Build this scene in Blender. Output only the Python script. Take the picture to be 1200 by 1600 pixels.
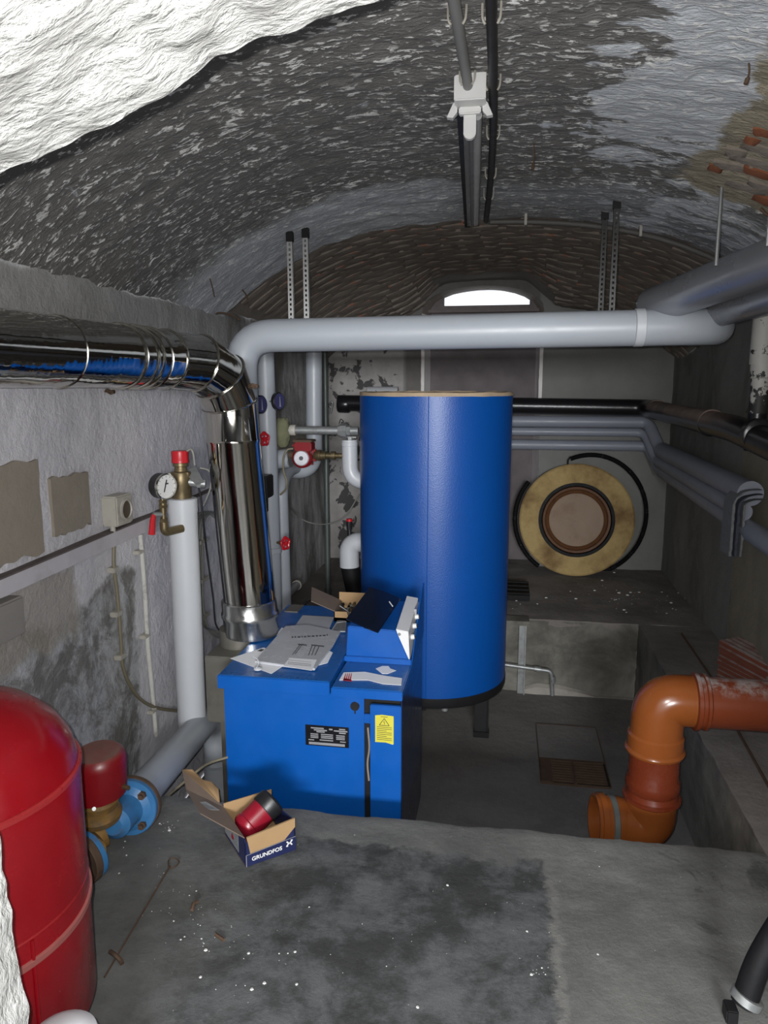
import bpy, bmesh, math, random
import numpy as np
from mathutils import Vector, Matrix, noise as mnoise
random.seed(7)
PI = math.pi
C = bpy.context.scene.collection
for o in list(bpy.data.objects): bpy.data.objects.remove(o)

# ------------------------------------------------------------ camera, world, lights, exposure
FPX = 1150.0; PITCH = math.radians(9.7); YAW = math.radians(9.3); CZ = 1.5
cam = bpy.data.cameras.new('camera'); cam.sensor_fit = 'VERTICAL'; cam.sensor_height = 32.0
cam.lens = 32.0*FPX/1600.0; cam.clip_start = .02
co = bpy.data.objects.new('camera', cam); C.objects.link(co)
co.location = (0, 0, CZ); co.rotation_euler = (PI/2-PITCH, 0, YAW)
bpy.context.scene.camera = co

world = bpy.data.worlds.new('world'); bpy.context.scene.world = world; world.use_nodes = True
bgn = world.node_tree.nodes['Background']
bgn.inputs[0].default_value = (.93, .96, 1.0, 1); bgn.inputs[1].default_value = 1.25

lf = bpy.data.lights.new('phone_flash', 'POINT'); lf.energy = 92; lf.shadow_soft_size = .004
lf.color = (1.0, .985, .97)
lo = bpy.data.objects.new('phone_flash', lf); C.objects.link(lo); lo.location = (-.024, -.002, CZ+.020)

lc0 = bpy.data.lights.new('added_fill_light', 'AREA'); lc0.shape = 'RECTANGLE'; lc0.size = 1.3; lc0.size_y = .5; lc0.energy = 270; lc0.color = (.96, .98, 1.0)  # unseen area light added behind the camera to fill the dim far end
lo2 = bpy.data.objects.new('added_fill_light', lc0); C.objects.link(lo2); lo2.location = (.62, -3.4, 1.75); lo2.rotation_euler = (math.radians(88), 0, math.radians(8))
vs = bpy.context.scene.view_settings
bpy.context.scene.display_settings.display_device = 'sRGB'
vs.view_transform = 'Standard'; vs.look = 'None'; vs.gamma = 1; vs.use_curve_mapping = False
vs.exposure = 0.38

# pixel of the photograph + a known plane -> a point in the room
_fw = Vector((-math.sin(YAW)*math.cos(PITCH), math.cos(YAW)*math.cos(PITCH), -math.sin(PITCH)))
_rt = Vector((math.cos(YAW), math.sin(YAW), 0)); _up = _rt.cross(_fw)
def at(px, py, x=None, y=None, z=None):
    d = _fw+_rt*((px-600)/FPX)+_up*((800-py)/FPX)
    t = (z-CZ)/d.z if z is not None else (y/d.y if y is not None else x/d.x)
    return Vector((0, 0, CZ))+d*t

# ------------------------------------------------------------ node helpers
class NT:
    def __init__(s, name):
        s.m = bpy.data.materials.new(name); s.m.use_nodes = True
        s.t = s.m.node_tree; s.n = s.t.nodes; s.b = s.n['Principled BSDF']
        s.co = s.n.new('ShaderNodeTexCoord').outputs['Object']
    def link(s, a, b):
        if hasattr(a, 'links'): s.t.links.new(a, b)
        elif isinstance(a, (tuple, list)): b.default_value = (*a, 1) if len(a) == 3 and len(b.default_value) == 4 else a
        else:
            try: b.default_value = a
            except Exception: b.default_value = (a, a, a, 1)
    def map(s, scale=(1, 1, 1), rot=(0, 0, 0), loc=(0, 0, 0), src=None):
        n = s.n.new('ShaderNodeMapping'); n.inputs['Scale'].default_value = scale
        n.inputs['Rotation'].default_value = rot; n.inputs['Location'].default_value = loc
        s.t.links.new(src or s.co, n.inputs[0]); return n.outputs[0]
    def noise(s, scale, detail=4, rough=.55, dist=0, vec=None, col=False):
        n = s.n.new('ShaderNodeTexNoise'); n.inputs['Scale'].default_value = scale
        n.inputs['Detail'].default_value = detail; n.inputs['Roughness'].default_value = rough
        n.inputs['Distortion'].default_value = dist
        s.t.links.new(vec or s.co, n.inputs['Vector']); return n.outputs['Color' if col else 'Fac']
    def voro(s, scale, vec=None, feat='F1', out='Distance'):
        n = s.n.new('ShaderNodeTexVoronoi'); n.feature = feat; n.inputs['Scale'].default_value = scale
        s.t.links.new(vec or s.co, n.inputs['Vector']); return n.outputs[out]
    def step(s, v, a, b, lo=0.0, hi=1.0):
        n = s.n.new('ShaderNodeMapRange'); n.interpolation_type = 'SMOOTHSTEP'
        for i, k in enumerate((a, b, lo, hi)): n.inputs[i+1].default_value = k
        s.link(v, n.inputs[0]); return n.outputs[0]
    def mix(s, f, a, b):
        n = s.n.new('ShaderNodeMix'); n.data_type = 'RGBA'
        s.link(f, n.inputs[0]); s.link(a, n.inputs[6]); s.link(b, n.inputs[7]); return n.outputs[2]
    def op(s, o, a, b=0.0, c=None):
        n = s.n.new('ShaderNodeMath'); n.operation = o
        s.link(a, n.inputs[0]); s.link(b, n.inputs[1])
        if c is not None: s.link(c, n.inputs[2])
        return n.outputs[0]
    def xyz(s, src=None):
        n = s.n.new('ShaderNodeSeparateXYZ'); s.t.links.new(src or s.co, n.inputs[0]); return n.outputs
    def rnd(s): return s.n.new('ShaderNodeObjectInfo').outputs['Random']
    def bump(s, h, strength=.3, dist=.01, prev=None):
        n = s.n.new('ShaderNodeBump'); n.inputs['Strength'].default_value = strength
        n.inputs['Distance'].default_value = dist; s.link(h, n.inputs['Height'])
        if prev: s.t.links.new(prev, n.inputs['Normal'])
        return n.outputs[0]
    def done(s, col=None, rough=None, metal=None, nrm=None, **k):
        if col is not None: s.link(col, s.b.inputs['Base Color'])
        if rough is not None: s.link(rough, s.b.inputs['Roughness'])
        if metal is not None: s.link(metal, s.b.inputs['Metallic'])
        if nrm is not None: s.t.links.new(nrm, s.b.inputs['Normal'])
        for a, v in k.items(): s.link(v, s.b.inputs[a.replace('_', ' ')])
        return s.m
    # a soft box in space: product of steps along x, y, z (metres), edges warped by noise
    def box(s, x=None, y=None, z=None, soft=.03, warp=.0, wscale=5):
        c = s.xyz(); f = None
        w = s.op('MULTIPLY', s.op('SUBTRACT', s.noise(wscale, 5, .65), .5), warp*2) if warp else None
        for ax, r in zip(c, (x, y, z)):
            if r is None: continue
            v = s.op('ADD', ax, w) if w is not None else ax
            g = s.op('MULTIPLY', s.step(v, r[0]-soft, r[0]+soft), s.step(v, r[1]-soft, r[1]+soft, 1, 0))
            f = g if f is None else s.op('MULTIPLY', f, g)
        return f

def simple(name, col, rough=.5, metal=0, var=.12, scale=12, bump=0, bscale=60, dirt=0, dirtcol=(.06, .05, .04), **k):
    t = NT(name); n = t.noise(scale, 4)
    a = tuple(c*(1-var) for c in col); b = tuple(min(1, c*(1+var)) for c in col)
    c = t.mix(n, a, b)
    if dirt: c = t.mix(t.op('MULTIPLY', t.step(t.noise(scale*.6, 6, .7), .5, .68), dirt), c, dirtcol)
    nr = t.bump(t.noise(bscale, 4), bump, .004) if bump else None
    r = t.step(t.noise(scale*2, 3), .2, .8, max(0, rough-.06), min(1, rough+.06))
    return t.done(c, r, metal, nr, **k)

M = {}
M['blue'] = simple('blue_enamel', (.0015, .082, .36), .36, 0, .08, 5, .08, 260, .10, (.02, .06, .14))
M['blue_tank'] = None
M['blue_dark'] = simple('blue_top', (.006, .10, .36), .3, 0, .12, 6, .04, 200, .3, (.03, .06, .10))
M['pipe'] = simple('grey_pvc_jacket', (.36, .385, .42), .42, 0, .05, 4, 0, 0, .12, (.28, .28, .28))
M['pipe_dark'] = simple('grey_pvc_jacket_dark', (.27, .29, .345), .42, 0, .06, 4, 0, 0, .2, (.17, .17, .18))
M['jacket'] = simple('shiny_jacket', (.36, .37, .40), .30, .65, .04, 3)
M['pipe_white'] = simple('white_pvc_jacket', (.50, .515, .54), .4, 0, .05, 4)
M['black'] = simple('black_plastic', (.012, .012, .014), .4)
M['rubber'] = simple('black_rubber', (.008, .008, .009), .6, bump=.3, bscale=40, Specular_IOR_Level=.2)
M['black_metal'] = simple('black_metal', (.011, .011, .012), .5, .0, Specular_IOR_Level=.3)
M['brass'] = simple('dull_brass', (.20, .155, .085), .42, .75, .25, 30, .2, 60, .4, (.05, .045, .03))
M['red'] = simple('red_plastic', (.5, .012, .02), .35, 0, .1, 10)
M['red_dusty'] = None
M['white'] = simple('white_plastic', (.68, .68, .67), .4, 0, .06, 8)
M['cream'] = simple('cream_plastic', (.42, .40, .35), .5, 0, .1, 12, dirt=.3)
M['paper'] = simple('paper', (.84, .85, .88), .7, 0, .05, 10)
M['plastic_sleeve'] = simple('sleeve_paper', (.46, .47, .50), .25, 0, .10, 9, .25, 18)
M['ink'] = simple('ink', (.03, .03, .035), .7)
M['ink_grey'] = simple('ink_grey', (.10, .10, .11), .7)
M['card'] = simple('cardboard', (.34, .215, .105), .8, 0, .12, 14, .1, 90)
M['card_dark'] = simple('cardboard_dim', (.17, .125, .095), .8, 0, .15, 14, .1, 90)
M['navy'] = simple('navy_print', (.012, .017, .065), .45, 0, .15, 20)
M['galv'] = simple('galvanised_steel', (.32, .33, .33), .45, .6, .2, 30, .1, 80, .3)
M['rail'] = simple('slotted_rail_steel', (.45, .45, .44), .45, .5, .2, 30)
M['dark_rail'] = simple('dark_slotted_rail', (.045, .045, .043), .5, .3, .3, 30)
M['green_grey'] = simple('grey_green_conduit', (.075, .09, .085), .45, .2, .2, 9)
M['label_black'] = simple('nameplate_black', (.008, .008, .01), .3)
M['label_silver'] = simple('nameplate_silver', (.38, .38, .40), .35, .4)
M['yellow'] = simple('yellow_sticker', (.56, .51, .05), .5, 0, .04)
M['purple'] = simple('gauge_lens', (.05, .05, .13), .15)
M['redprint'] = simple('red_print', (.5, .02, .03), .6)
M['flue_grey'] = simple('flue_box_metal', (.19, .18, .155), .45, .5, .15, 8, dirt=.3)
M['timber'] = simple('window_timber', (.17, .14, .14), .7, 0, .3, 20, .2, 60)
M['beige_cable'] = simple('beige_cable', (.20, .175, .12), .55, 0, .15, 14)
M['grey_cable'] = simple('grey_cable', (.22, .22, .20), .55, 0, .15, 14)
M['insul_grey'] = simple('grey_insulation_felt', (.16, .165, .17), .95, 0, .35, 60, .6, 90)
M['olive_lagging'] = simple('olive_lagging', (.17, .17, .10), .9, 0, .3, 30, .8, 40)
M['valve_blue'] = simple('valve_blue', (.04, .17, .38), .45, 0, .2, 20, .2, 60, .55, (.13, .09, .06))
M['rust'] = simple('rusty_iron', (.09, .055, .035), .8, .2, .45, 25, .5, 60)
M['rustgold'] = simple('corroded_brass', (.22, .12, .03), .7, .3, .5, 30, .8, 40, .5, (.05, .08, .09))
M['debris'] = simple('plaster_crumbs', (.6, .6, .58), .9)

t = NT('tank_blue_vinyl'); n = t.noise(160, 3, .6)
M['blue_tank'] = t.done(t.mix(t.noise(3), (.001, .060, .28), (.001, .072, .33)), .38, 0, t.bump(n, .22, .004))
t = NT('red_lacquer'); n = t.noise(9, 6, .7)
M['red_tank'] = t.done(t.mix(t.step(t.noise(45, 6, .8), .68, .74), t.mix(n, (.19, .003, .007), (.27, .005, .010)), (.3, .15, .14)), t.step(n, .3, .7, .16, .3), 0, None)
t = NT('red_dusty'); n = t.noise(9, 6, .7)
g = t.n.new('ShaderNodeNewGeometry').outputs['Normal']; nz = t.xyz(g)[2]
M['red_dusty'] = t.done(t.mix(t.op('MULTIPLY', t.step(nz, .4, .95), t.step(n, .3, .6, .6, 1)), t.mix(n, (.15, .004, .007), (.25, .007, .011)), (.20, .105, .085)), .35, 0, None)
t = NT('stainless_duct')
n = t.noise(1, 3, .5, vec=t.map((6, 6, .8)))
M['steel'] = t.done(t.mix(n, (.52, .50, .46), (.68, .66, .62)), t.step(t.noise(8, 4), .3, .8, .05, .14), 1.0, t.bump(n, .35, .02))
M['steel_dull'] = simple('dull_aluminium', (.47, .47, .46), .22, .95, .12, 20, .2, 30)
M['steel_band'] = simple('band_steel', (.6, .58, .52), .14, 1, .1)
t = NT('terracotta_pvc'); n = t.noise(10, 5, .6)
M['orange'] = t.done(t.mix(n, (.20, .055, .013), (.26, .075, .018)), .22, 0, None)
t = NT('terracotta_pvc_dusty')
gz = t.xyz(t.n.new('ShaderNodeNewGeometry').outputs['Normal'])[2]
d = t.op('MULTIPLY', t.step(gz, .45, .95), t.step(t.noise(14, 7, .75), .38, .6))
M['orange_dust'] = t.done(t.mix(d, (.17, .035, .012), (.30, .25, .235)), t.step(d, 0, 1, .28, .85), 0, None)
t = NT('black_cast_iron'); n = t.noise(7, 7, .75)
gz = t.xyz(t.n.new('ShaderNodeNewGeometry').outputs['Normal'])[2]
yy = t.xyz()[1]
dd = t.op('MULTIPLY', t.step(gz, -.3, .6), t.op('MULTIPLY', t.step(n, .34, .54), t.step(yy, 3.7, 4.3)))
dd = t.op('MULTIPLY', dd, t.step(yy, 5.9, 5.7))
c = t.mix(dd, (.012, .012, .014), t.mix(t.noise(12, 5), (.36, .33, .31), (.24, .12, .07)))
M['cast'] = t.done(c, t.step(dd, 0, 1, .28, .8), 0, t.bump(n, .3, .006))
t = NT('peeling_white_paint'); n = t.noise(16, 6, .7)
zz = t.xyz()[2]
pe = t.step(t.op('ADD', n, t.step(zz, 1.65, 1.35, 0, .22)), .60, .63)
M['peel'] = t.done(t.mix(pe, (.50, .49, .45), (.03, .03, .028)), .6, 0, t.bump(pe, -.5, .004))

# foam disc: yellowed at rim, brown scorched ring
t = NT('yellowed_foam')
M['foam'] = t.done(t.mix(t.step(t.noise(3.2, 5, .6), .42, .72), t.mix(t.noise(40, 4), (.40, .28, .11), (.52, .38, .165)), (.17, .095, .035)), .85, 0, t.bump(t.noise(70, 4), .4, .006))
M['foam_in'] = simple('foam_recess', (.28, .19, .125), .6, 0, .2, 8, .2, 40, .3, (.14, .06, .02))
M['foam_brown'] = simple('scorched_foam', (.13, .055, .022), .55, 0, .35, 14, .4, 40)

# --- structural surfaces
t = NT('ceiling_limewash')
wv = t.map((1.0, 2.6, 1.6), rot=(0, 0, .16)); wf = t.map((1.0, 2.3, 1.3), rot=(0, 0, .12))
big = t.noise(1.7, 5, .6, .3, wv); mid = t.noise(19, 5, .62, .5, wf); fin = t.noise(44, 4, .6, .3, wf)
x, y, z = t.xyz()
fl = t.step(t.op('ADD', t.op('MULTIPLY', mid, .62), t.op('MULTIPLY', fin, .42)), .560, .598)
flk = t.op('MULTIPLY', fl, t.step(t.noise(4.0, 4, .7, 0, wv), .32, .58, .35, 1.0))
# the large pale patches on the right half and the pale band beside the brick
patch = t.step(t.op('ADD', t.noise(2.6, 7, .66, .5, t.map((1, 1.9, 1), rot=(0, 0, -.45), loc=(.3, .2, 0))), t.op('ADD', t.step(x, .0, .42, -.15, .125), t.step(y, 3.1, 2.3, -.10, .045))), .53, .57)
band = t.op('MULTIPLY', t.step(t.op('ADD', y, t.op('MULTIPLY', t.op('SUBTRACT', t.noise(3, 6, .65), .5), .9)), 3.0, 3.35), t.step(x, -.1, -.45, .4, 1.0))
dark = t.mix(t.noise(7, 6, .7, 0, wv), (.10, .097, .092), (.23, .225, .215))
pale = t.mix(t.noise(9, 6, .7, 0, wv), (.42, .45, .49), (.70, .73, .77))
c = t.mix(t.op('MAXIMUM', patch, t.op('MULTIPLY', band, .85)), dark, pale)
c = t.mix(flk, c, (.86, .86, .84))
# bare mortar at the fallen patch
bare = t.op('MULTIPLY', t.box(x=(.60, 1.3), y=(1.9, 3.0), soft=.02, warp=.22, wscale=2.6), 1.0)
c = t.mix(bare, c, t.mix(t.noise(14, 5), (.22, .19, .13), (.48, .43, .33)))
h = t.op('ADD', t.op('MULTIPLY', mid, 1.0), t.op('MULTIPLY', fin, .6))
M['ceiling'] = t.done(c, .75, 0, t.bump(h, .75, .016))

t = NT('wall_left_paint')
x, y, z = t.xyz(); n = t.noise(6, 7, .68); bl = t.noise(30, 5, .7)
c = t.mix(n, (.50, .49, .52), (.72, .71, .75))
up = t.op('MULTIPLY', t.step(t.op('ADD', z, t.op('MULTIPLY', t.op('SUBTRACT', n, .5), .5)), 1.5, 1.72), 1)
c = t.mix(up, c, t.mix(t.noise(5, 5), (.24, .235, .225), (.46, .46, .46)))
lowm = t.box(y=(.5, 2.72), z=(-.6, .74), soft=.03, warp=.2, wscale=3.2)
c = t.mix(lowm, c, t.mix(t.step(t.noise(5, 8, .72, .6), .40, .60), (.17, .165, .155), (.46, .47, .49)))
brn = t.op('MULTIPLY', t.box(y=(.5, 2.35), z=(.62, .90), soft=.03, warp=.12, wscale=5), .75)
c = t.mix(brn, c, (.30, .27, .225))
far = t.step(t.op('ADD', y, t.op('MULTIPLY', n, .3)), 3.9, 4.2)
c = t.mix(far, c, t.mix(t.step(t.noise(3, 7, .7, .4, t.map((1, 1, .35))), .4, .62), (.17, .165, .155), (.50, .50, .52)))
c = t.mix(t.step(t.noise(55, 4, .7), .66, .72), c, (.5, .5, .5))
M['wall_left'] = t.done(c, .62, 0, t.bump(t.op('ADD', bl, t.op('MULTIPLY', t.noise(9, 5), .8)), .75, .012))

t = NT('wall_back_render'); x, y, z = t.xyz(); n = t.noise(4, 6, .6)
c = t.mix(n, (.17, .17, .16), (.27, .27, .255))
lm = t.step(x, -.86, -.84, 1, 0)
sp = t.step(t.noise(7, 4, .6, .4), .56, .60)
c2 = t.mix(t.noise(14, 6, .7), (.28, .265, .25), (.48, .46, .45)); c2 = t.mix(sp, c2, (.07, .066, .065))
c = t.mix(lm, c, c2)
c = t.mix(t.op('MULTIPLY', t.step(x, -.84, -.82), t.step(x, .26, .24)), c, t.mix(t.noise(9, 6, .7), (.10, .09, .085), (.22, .205, .19)))
M['wall_back'] = t.done(c, .8, 0, t.bump(t.noise(20, 6, .7), .35, .01))
t = NT('wall_right_render'); n = t.noise(3.5, 6, .65); x, y, z = t.xyz()
c = t.mix(n, (.15, .15, .145), (.30, .30, .285))
c = t.mix(t.step(t.noise(2.5, 8, .7, .5, t.map((1, 1, .4))), .52, .62, 0, .55), c, (.12, .118, .105))
c = t.mix(t.op('MULTIPLY', t.step(y, 4.3, 4.25), t.step(z, 1.5, 1.3)), c, t.mix(t.noise(6, 6, .7), (.17, .15, .11), (.34, .31, .24)))
M['wall_right'] = t.done(c, .8, 0, t.bump(t.noise(18, 6, .7), .4, .01))
t = NT('mortar_patch'); M['patch'] = t.done(t.mix(t.noise(8, 7, .7), (.23, .20, .16), (.33, .29, .24)), .9, 0, t.bump(t.noise(40, 6, .7), .5, .006))

def concrete(name, a, b, extra=None):
    t = NT(name); n = t.noise(2.6, 8, .68, .4); c = t.mix(t.step(n, .3, .7), a, b)
    if extra: c = extra(t, c)
    c = t.mix(t.step(t.voro(26, t.map(loc=(3.1, .2, 0))), .045, .03), c, (.36, .36, .34))
    c = t.mix(t.step(t.noise(60, 5, .7), .62, .72, 0, .5), c, (.035, .033, .03))
    return t.done(c, t.step(n, .3, .7, .95, .82), 0, t.bump(t.op('ADD', t.noise(24, 8, .75), t.noise(3, 4)), .45, .012))
def fl_front(t, c):
    x, y, z = t.xyz()
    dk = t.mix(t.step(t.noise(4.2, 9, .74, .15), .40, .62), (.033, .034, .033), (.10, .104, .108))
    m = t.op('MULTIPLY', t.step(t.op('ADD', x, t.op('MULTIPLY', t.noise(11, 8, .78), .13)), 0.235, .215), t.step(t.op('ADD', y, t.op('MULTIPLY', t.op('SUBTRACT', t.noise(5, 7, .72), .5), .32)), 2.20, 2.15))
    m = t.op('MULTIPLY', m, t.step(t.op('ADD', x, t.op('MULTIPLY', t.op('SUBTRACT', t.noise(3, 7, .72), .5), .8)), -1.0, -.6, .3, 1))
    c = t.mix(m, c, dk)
    edge = t.op('MULTIPLY', t.step(t.op('ABSOLUTE', t.op('SUBTRACT', t.op('ADD', x, t.op('MULTIPLY', t.noise(11, 8, .78), .13)), .245)), .022, .0), t.step(y, 2.15, 2.1))
    c = t.mix(t.op('MULTIPLY', edge, .28), c, (.27, .26, .24))
    st = t.op('MULTIPLY', t.step(t.noise(3.6, 7, .72, .6), .54, .62), t.step(x, .45, .6))
    return t.mix(t.op('MULTIPLY', st, .75), c, (.045, .047, .045))
M['floor'] = concrete('floor_concrete', (.10, .10, .097), (.165, .165, .155), fl_front)
M['floor_pit'] = concrete('pit_concrete', (.12, .113, .107), (.17, .163, .155))
M['pit_side'] = concrete('pit_side_concrete', (.085, .08, .068), (.24, .232, .20))
M['ledge'] = concrete('ledge_concrete', (.15, .135, .125), (.24, .22, .205))
t = NT('white_rough_plaster')
M['plaster'] = t.done(t.mix(t.noise(4, 5), (.30, .30, .285), (.37, .37, .36)), .7, 0, t.bump(t.op('ADD', t.noise(26, 6, .6, .3, t.map((1, 2.0, 1))), t.op('MULTIPLY', t.noise(9, 4), .8)), .8, .02))
t = NT('mortar_bed'); M['mortar'] = t.done(t.mix(t.noise(12, 7, .7), (.15, .13, .11), (.34, .305, .265)), .95, 0, t.bump(t.noise(50, 6, .7), .7, .012))
def brickmat(name, hot):
    t = NT(name); r = t.rnd(); n = t.noise(10, 7, .72, 0, t.map((1, 3, 1)))
    c = t.mix(n, (.12, .10, .082), (.34, .295, .25))
    c = t.mix(t.step(t.op('ADD', t.noise(17, 6, .7, 0, t.map((1, 2.5, 1), loc=(3, 1, 0))), t.op('MULTIPLY', r, .16)), .67, .79), c, hot)
    return t.done(c, .9, 0, t.bump(t.noise(26, 7, .72, 0, t.map((1, 3, 1))), .6, .012))
M['brick'] = brickmat('sooty_brick', (.30, .125, .08))
M['brick_orange'] = simple('orange_brick', (.21, .075, .035), .9, 0, .35, 20, .5, 60)
t = NT('clay_tile'); n = t.noise(11, 6, .7)
gz = t.xyz(t.n.new('ShaderNodeNewGeometry').outputs['Normal'])[2]
M['tile'] = t.done(t.mix(t.op('MULTIPLY', t.step(gz, .6, .9), t.step(n, .35, .6, .3, 1)), t.mix(n, (.13, .035, .018), (.22, .065, .035)), (.27, .22, .20)), .8, 0, t.bump(t.noise(60, 4), .3, .004))

# ------------------------------------------------------------ mesh helpers
class MB:
    def __init__(s): s.v = []; s.f = []
    def add(s, vs, fs):
        k = len(s.v); s.v += [tuple(p) for p in vs]; s.f += [tuple(i+k for i in f) for f in fs]; return s
    def box(s, x0, x1, y0, y1, z0, z1, mat=None):
        v = [Vector((x, y, z)) for x in (x0, x1) for y in (y0, y1) for z in (z0, z1)]
        if mat is not None: v = [mat @ p for p in v]
        return s.add(v, [(0, 1, 3, 2), (4, 6, 7, 5), (0, 4, 5, 1), (2, 3, 7, 6), (0, 2, 6, 4), (1, 5, 7, 3)])
    def ring(s, rings, close=True, caps=True):
        n = len(rings[0]); k = len(s.v)
        for r in rings: s.v += [tuple(p) for p in r]
        for i in range(len(rings)-1):
            for j in range(n if close else n-1):
                a = k+i*n+j; b = k+i*n+(j+1) % n; s.f.append((a, b, b+n, a+n))
        if caps and close:
            s.f.append(tuple(k+j for j in range(n-1, -1, -1))); s.f.append(tuple(k+(len(rings)-1)*n+j for j in range(n)))
        return s
    def lathe(s, prof, o=(0, 0, 0), axis=(0, 0, 1), seg=32, caps=True):
        a = Vector(axis).normalized(); u = a.orthogonal().normalized()
        if abs(a.z) > .99: u = Vector((1, 0, 0))
        w = a.cross(u); o = Vector(o)
        return s.ring([[o+a*h+(u*math.cos(2*PI*j/seg)+w*math.sin(2*PI*j/seg))*r for j in range(seg)] for r, h in prof], True, caps)
    def cyl(s, a, b, r, seg=20, r2=None):
        a = Vector(a); b = Vector(b); return s.lathe([(r, 0), (r if r2 is None else r2, (b-a).length)], a, b-a, seg)
    def tube(s, pts, r, seg=12, caps=True):
        pts = [Vector(p) for p in pts]; rings = []
        tang = [(pts[min(i+1, len(pts)-1)]-pts[max(i-1, 0)]).normalized() for i in range(len(pts))]
        u = tang[0].orthogonal().normalized()
        for i, p in enumerate(pts):
            if i: u = (u-tang[i]*u.dot(tang[i])).normalized()
            w = tang[i].cross(u); rr = r(i/(len(pts)-1)) if callable(r) else r
            rings.append([p+(u*math.cos(2*PI*j/seg)+w*math.sin(2*PI*j/seg))*rr for j in range(seg)])
        return s.ring(rings, True, caps)
    def prism(s, poly, d):   # poly: list of 3-D points, d: extrusion vector
        n = len(poly); d = Vector(d); p = [Vector(q) for q in poly]
        return s.add(p+[q+d for q in p], [tuple(range(n-1, -1, -1)), tuple(range(n, 2*n))]+[(i, (i+1) % n, (i+1) % n+n, i+n) for i in range(n)])
    def grid(s, fn, nu, nv):
        k = len(s.v)
        for i in range(nu+1):
            for j in range(nv+1): s.v.append(tuple(fn(i/nu, j/nv)))
        for i in range(nu):
            for j in range(nv):
                a = k+i*(nv+1)+j; s.f.append((a, a+nv+1, a+nv+2, a+1))
        return s
def path(pts, r, n=8):      # polyline with rounded corners
    pts = [Vector(p) for p in pts]; out = [pts[0]]
    for i in range(1, len(pts)-1):
        p = pts[i]; a = (pts[i-1]-p); b = (pts[i+1]-p); rr = r[i-1] if isinstance(r, (list, tuple)) else r
        k = min(rr, a.length*.49, b.length*.49); A = p+a.normalized()*k; B = p+b.normalized()*k
        for j in range(n+1):
            q = j/n; out.append(A*(1-q)**2+p*2*q*(1-q)+B*q*q)
    out.append(pts[-1]); return out
def spline(pts, n=8):
    pts = [Vector(p) for p in pts]; P = [pts[0]*2-pts[1]]+pts+[pts[-1]*2-pts[-2]]; out = []
    for i in range(1, len(P)-2):
        for j in range(n):
            q = j/n; a, b, c, d = P[i-1], P[i], P[i+1], P[i+2]
            out.append(.5*((2*b)+(c-a)*q+(2*a-5*b+4*c-d)*q*q+(3*b-a-3*c+d)*q**3))
    out.append(pts[-1]); return out

def world_of(o):
    m = Matrix.Identity(4)
    ch = []
    while o: ch.append(o); o = o.parent
    for q in reversed(ch): m = m @ q.matrix_parent_inverse @ q.matrix_basis
    return m
def obj(name, mb, mat, parent=None, smooth=True, bevel=0, ang=35, sub=0):
    me = bpy.data.meshes.new(name); me.from_pydata(mb.v, [], mb.f); me.materials.append(mat)
    b = bmesh.new(); b.from_mesh(me); bmesh.ops.recalc_face_normals(b, faces=b.faces)
    if bevel: bmesh.ops.bevel(b, geom=[e for e in b.edges if len(e.link_faces) == 2 and e.calc_face_angle(0) > .6], offset=bevel, segments=2, affect='EDGES', clamp_overlap=True)
    b.to_mesh(me); b.free()
    if smooth:
        me.polygons.foreach_set('use_smooth', [True]*len(me.polygons)); me.set_sharp_from_angle(angle=math.radians(ang))
    o = bpy.data.objects.new(name, me); C.objects.link(o)
    if parent is not None:
        o.parent = parent; o.matrix_parent_inverse = world_of(parent).inverted()
    return o
def tag(o, label, cat, group=None):
    o['label'] = label; o['category'] = cat
    if group: o['group'] = group
    return o
def thing(name, label, cat, loc, group=None):
    o = bpy.data.objects.new(name, None); C.objects.link(o); o.location = loc; o.empty_display_size = .05
    return tag(o, label, cat, group)
def struct(name, mb, mat, **k):
    o = obj(name, mb, mat, **k)
    if 'parent' not in k or k['parent'] is None: o['kind'] = 'structure'
    return o
def text(name, body, size, o, xdir, ydir, mat, parent, ext=.0004, align='CENTER', sx=1.0, off=0, sp=1):
    cu = bpy.data.curves.new(name, 'FONT'); cu.offset = off; cu.space_character = sp; cu.body = body; cu.size = size; cu.extrude = ext; cu.align_x = align; cu.align_y = 'CENTER'
    tmp = bpy.data.objects.new(name, cu); C.objects.link(tmp)
    dg = bpy.context.evaluated_depsgraph_get(); me = bpy.data.meshes.new_from_object(tmp.evaluated_get(dg))
    bpy.data.objects.remove(tmp)
    X = Vector(xdir).normalized(); Y = Vector(ydir).normalized(); Z = X.cross(Y).normalized()
    mt = Matrix(((X.x*sx, Y.x, Z.x, o[0]), (X.y*sx, Y.y, Z.y, o[1]), (X.z*sx, Y.z, Z.z, o[2]), (0, 0, 0, 1)))
    me.transform(mt); me.materials.clear(); me.materials.append(mat)
    q = bpy.data.objects.new(name, me); C.objects.link(q); q.parent = parent; q.matrix_parent_inverse = world_of(parent).inverted()
    return q
def nz(x, y, z, s=1.0): return mnoise.noise(Vector((x*s, y*s, z*s)))

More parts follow.
